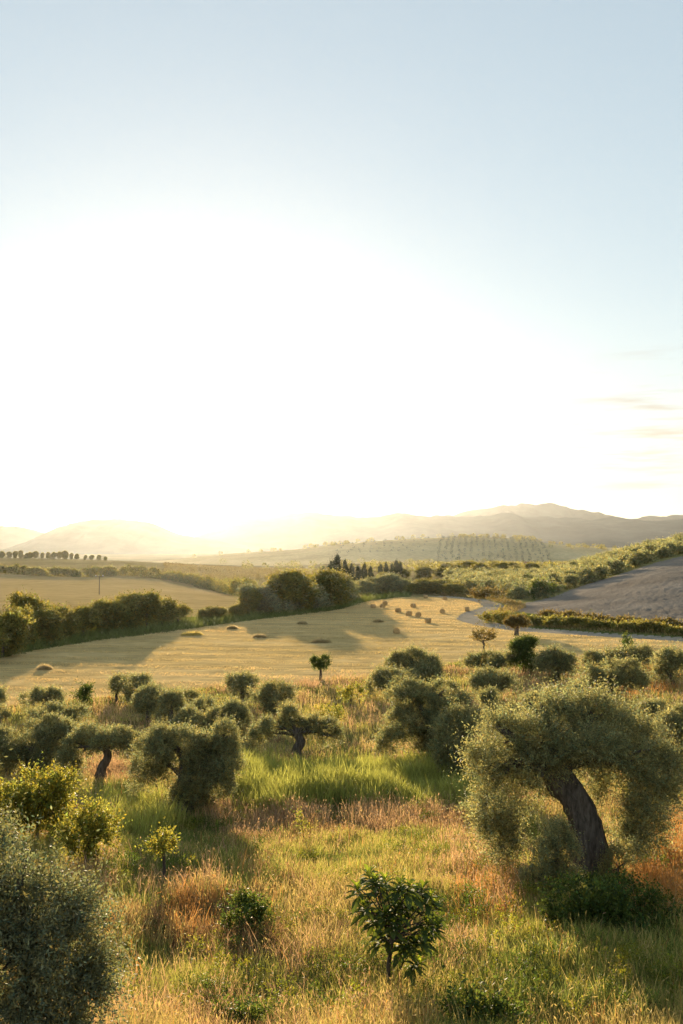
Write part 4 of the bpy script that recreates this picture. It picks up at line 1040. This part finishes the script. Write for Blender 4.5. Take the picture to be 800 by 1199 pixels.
def grass(seed, n_clump, per, y0, y1, ex, umax, wscale, name, dens_fn=None):
    rng = np.random.default_rng(seed)
    # clumps, density per area falling with distance
    r = rng.random(n_clump)
    Y = (y0**ex + r*(y1**ex - y0**ex))**(1/ex)
    X = rng.uniform(-umax, umax, n_clump)*Y
    if dens_fn is not None:
        k = dens_fn(X, Y, rng); X, Y = X[k], Y[k]
    n = len(X)
    px, py = proj(np.stack([X, Y, ground_z(X, Y)], -1))
    w = np.zeros((n, len(KN)))
    n1 = fbm(X*0.35+11, Y*0.35+3, 3); n2 = fbm(X*0.5+71, Y*0.5+33, 3); n3 = fbm(X*0.25+31, Y*0.25+93, 3)
    w[:, 0] = 1.3
    w[:, 1] = np.exp((n1-0.5)*9)*1.3
    w[:, 2] = np.exp((n2-0.52)*12)*0.7
    w[:, 3] = np.exp((n3-0.55)*12)*0.45
    w[:, 4] = 0.05
    w[:, 5] = np.exp((fbm(X*0.6+5, Y*0.6+55, 3)-0.6)*14)*0.6
    for (cx, cy, rx, ry, kd, wt) in PATCH:
        d2 = ((px-cx)/rx)**2 + ((py-cy)/ry)**2
        w[:, KN.index(kd)] += wt*2*np.exp(-d2*d2)
    cs = np.cumsum(w/w.sum(1, keepdims=True), 1)
    kind = (rng.random((n, 1)) > cs).sum(1).clip(0, len(KN)-1)
    H = np.array([KH[k] for k in KN])[kind]*rng.uniform(0.55, 1.3, n)*(0.35 + 1.3*fbm(X*0.7, Y*0.7, 2))
    cr = 0.05 + 0.05*wscale*Y/20
    # blades
    B = np.repeat(np.arange(n), per)
    bx = X[B] + rng.normal(size=len(B))*cr[B]; by = Y[B] + rng.normal(size=len(B))*cr[B]
    bz = ground_z(bx, by) - 0.02
    h = H[B]*rng.uniform(0.55, 1.15, len(B))
    az = rng.uniform(0, 6.28, len(B)); ln = rng.uniform(0.08, 0.55, len(B))*h
    lean = np.stack([np.cos(az)*ln, np.sin(az)*ln, np.zeros(len(B))], -1)
    fa = rng.uniform(0, 3.14, len(B))
    wd = (0.0042 + 0.00034*by)*wscale*rng.uniform(0.7, 1.3, len(B))
    wd *= np.where(kind[B] == KN.index('reed'), 1.5, 1.0)
    sd = np.stack([np.cos(fa), np.sin(fa), np.zeros(len(B))], -1)*wd[:, None]
    P = np.stack([bx, by, bz], -1)
    up = np.zeros_like(P); up[:, 2] = 1
    mid = P + lean*0.35 + up*(h*0.55)[:, None]
    tip = P + lean + up*(h - 0.25*ln)[:, None]
    v = np.stack([P - sd*0.5, P + sd*0.5, mid + sd*0.42, tip, mid - sd*0.42], 1)
    tl = (rng.normal(1, 0.14, n).clip(0.6, 1.5))[B]*rng.normal(1, 0.14, len(B)).clip(0.6, 1.5)
    col = KC[kind[B]]*tl[:, None]
    cv = np.repeat(col, 5, 0)
    m = len(B)
    i = np.arange(m*5).reshape(m, 5)
    faces4 = i[:, [0, 1, 2, 4]]; faces3 = i[:, [4, 2, 3]]
    V = [v.reshape(-1, 3)]; CV = [cv]; F4 = [faces4]; F3 = [faces3]
    # seed heads on part of the dry stalks
    sel = np.where((rng.random(m) < 0.33) & np.isin(kind[B], [0, 3, 4, 5]))[0]
    if len(sel):
        hl = rng.uniform(0.05, 0.11, len(sel))*(0.8 + 0.01*by[sel])
        hd = unit(tip[sel]-mid[sel] + rng.normal(size=(len(sel), 3))*0.08)
        hv, hf, ht = leaves_mesh(rng, tip[sel]-hd*hl[:, None]*0.3, hd, hl, wd[sel]*1.7, KC[kind[B[sel]]]*rng.uniform(0.75, 1.15, (len(sel), 1)))
        F4.append(hf + m*5); V.append(hv); CV.append(ht)
    me = mesh_np(name, np.concatenate(V), [np.concatenate(F4), np.concatenate(F3)], np.concatenate(CV))
    tag(link(name, me, M['grass']), kind='stuff')
fpoly = FIELD
def near_ok(x, y, rng):
    return ~inside(fpoly, x, y)
grass(1, 52000, 7, 8.5, 48, 0.75, 0.40, 1.0, 'meadow_grass', near_ok)
grass(2, 30000, 6, 46, 104, 0.9, 0.42, 1.0, 'grove_grass', near_ok)
def reed_ok(x, y, rng):
    px, py = proj(np.stack([x, y, ground_z(x, y)], -1))
    k = np.zeros(len(x), bool)
    for (cx, cy, rx, ry, kd, wt) in PATCH:
        if kd == 'reed':
            k |= (((px-cx)/rx)**2 + ((py-cy)/ry)**2 < 2.6*(fbm(x*0.55, y*0.4, 3)-0.06)) & (rng.random(len(x)) < 1.6*fbm(x*0.9+7, y*0.9, 2)**1.3)
    return k
grass(3, 60000, 6, 28, 56, 1.0, 0.3, 1.2, 'tall_grass', reed_ok)

def weeds(seed, n):
    rng = np.random.default_rng(seed)
    V, Fc, T = [], [], []; o = 0
    for _ in range(n):
        px = rng.uniform(90, 800); py = rng.uniform(935, 1199)
        b = hit(px, py)
        r = rng.uniform(0.12, 0.34); h = rng.uniform(0.18, 0.5)
        B = [(b[0]+rng.normal()*r, b[1]+rng.normal()*r, b[2]+h*0.5, r, r, h*0.6) for _ in range(2)]
        v, f, t = foliage(rng, B, int(70*r/0.2), 5, rng.uniform(0.035, 0.06), 0.02, 0.12, up=0.8, sub=5)
        k = rng.random()
        t = t*(np.array([0.9, 1.0, 0.8]) if k < 0.5 else np.array([1.9, 1.5, 0.9]))*rng.uniform(0.7, 1.3)
        V.append(v); Fc.append(f+o); T.append(t); o += len(v)
    tag(link('weeds', mesh_np('weeds', np.concatenate(V), [np.concatenate(Fc)], np.concatenate(T)), M['dark']), kind='stuff')
weeds(21, 170)

def stubble(seed, n, name, poly, y0, y1, u0, u1, hgt, col, wd, ok=None):
    rng = np.random.default_rng(seed)
    Y = (y0**1.0 + rng.random(n)*(y1 - y0)); X = rng.uniform(u0, u1, n)*Y
    k = inside(poly, X, Y) if poly is not None else np.ones(n, bool)
    if ok is not None: k &= ok(X, Y)
    k &= line_dist(ROAD, X, Y) > 2.3
    X, Y = X[k], Y[k]; n = len(X)
    # mown swaths: straw lies thicker in lines
    sw = 0.5 + 0.5*np.sin((Y*0.97 + X*0.22)*1.25 + 3*fbm(X*0.03, Y*0.03, 2))
    h = hgt*rng.uniform(0.5, 1.3, n)*(0.42 + 0.95*sw)
    P = np.stack([X, Y, ground_z(X, Y) - 0.03], -1)
    D = unit(np.stack([rng.normal(size=n)*0.7, rng.normal(size=n)*0.7, np.full(n, 1.0)], -1))
    patch = fbm(X*0.04+9, Y*0.06+2, 3)
    c = np.array(col)[None, :]*rng.normal(1, 0.15, (n, 1)).clip(0.6, 1.5)
    c = c*(0.75 + 0.5*patch[:, None])*(0.88 + 0.22*sw[:, None])
    g = np.clip((fbm(X*0.02+60, Y*0.03+4, 2)-0.48)*5, 0, 1)[:, None]*0.3
    c = c*(1-g) + np.array([0.27, 0.27, 0.09])*g if poly is fpoly else c
    v, f, t = leaves_mesh(rng, P, D, h, wd*Y/120*rng.uniform(0.7, 1.3, n), c)
    tag(link(name, mesh_np(name, v, [f], t), M['grass']), kind='stuff')
stubble(5, 330000, 'stubble', fpoly, 66, 250, -0.42, 0.42, 0.14, (0.66, 0.475, 0.22), 0.045)
def verge_ok(x, y):
    ve = np.interp(x/y, VERGE_EDGE[:, 0]/VERGE_EDGE[:, 1], VERGE_EDGE[:, 1])
    return (x/y < 0.07) & (y > ve-1.5) & (y < ve+16)
stubble(6, 120000, 'verge_grass', None, 95, 240, -0.42, 0.1, 0.9, (0.15, 0.18, 0.05), 0.09, verge_ok)
def road_ok(x, y):
    d = line_dist(ROAD, x, y)
    return (d < 6) & ~inside(fpoly, x, y)
stubble(7, 60000, 'roadside_grass', None, 100, 235, 0.1, 0.42, 0.6, (0.26, 0.20, 0.08), 0.08, road_ok)
print('done', len(bpy.data.objects))
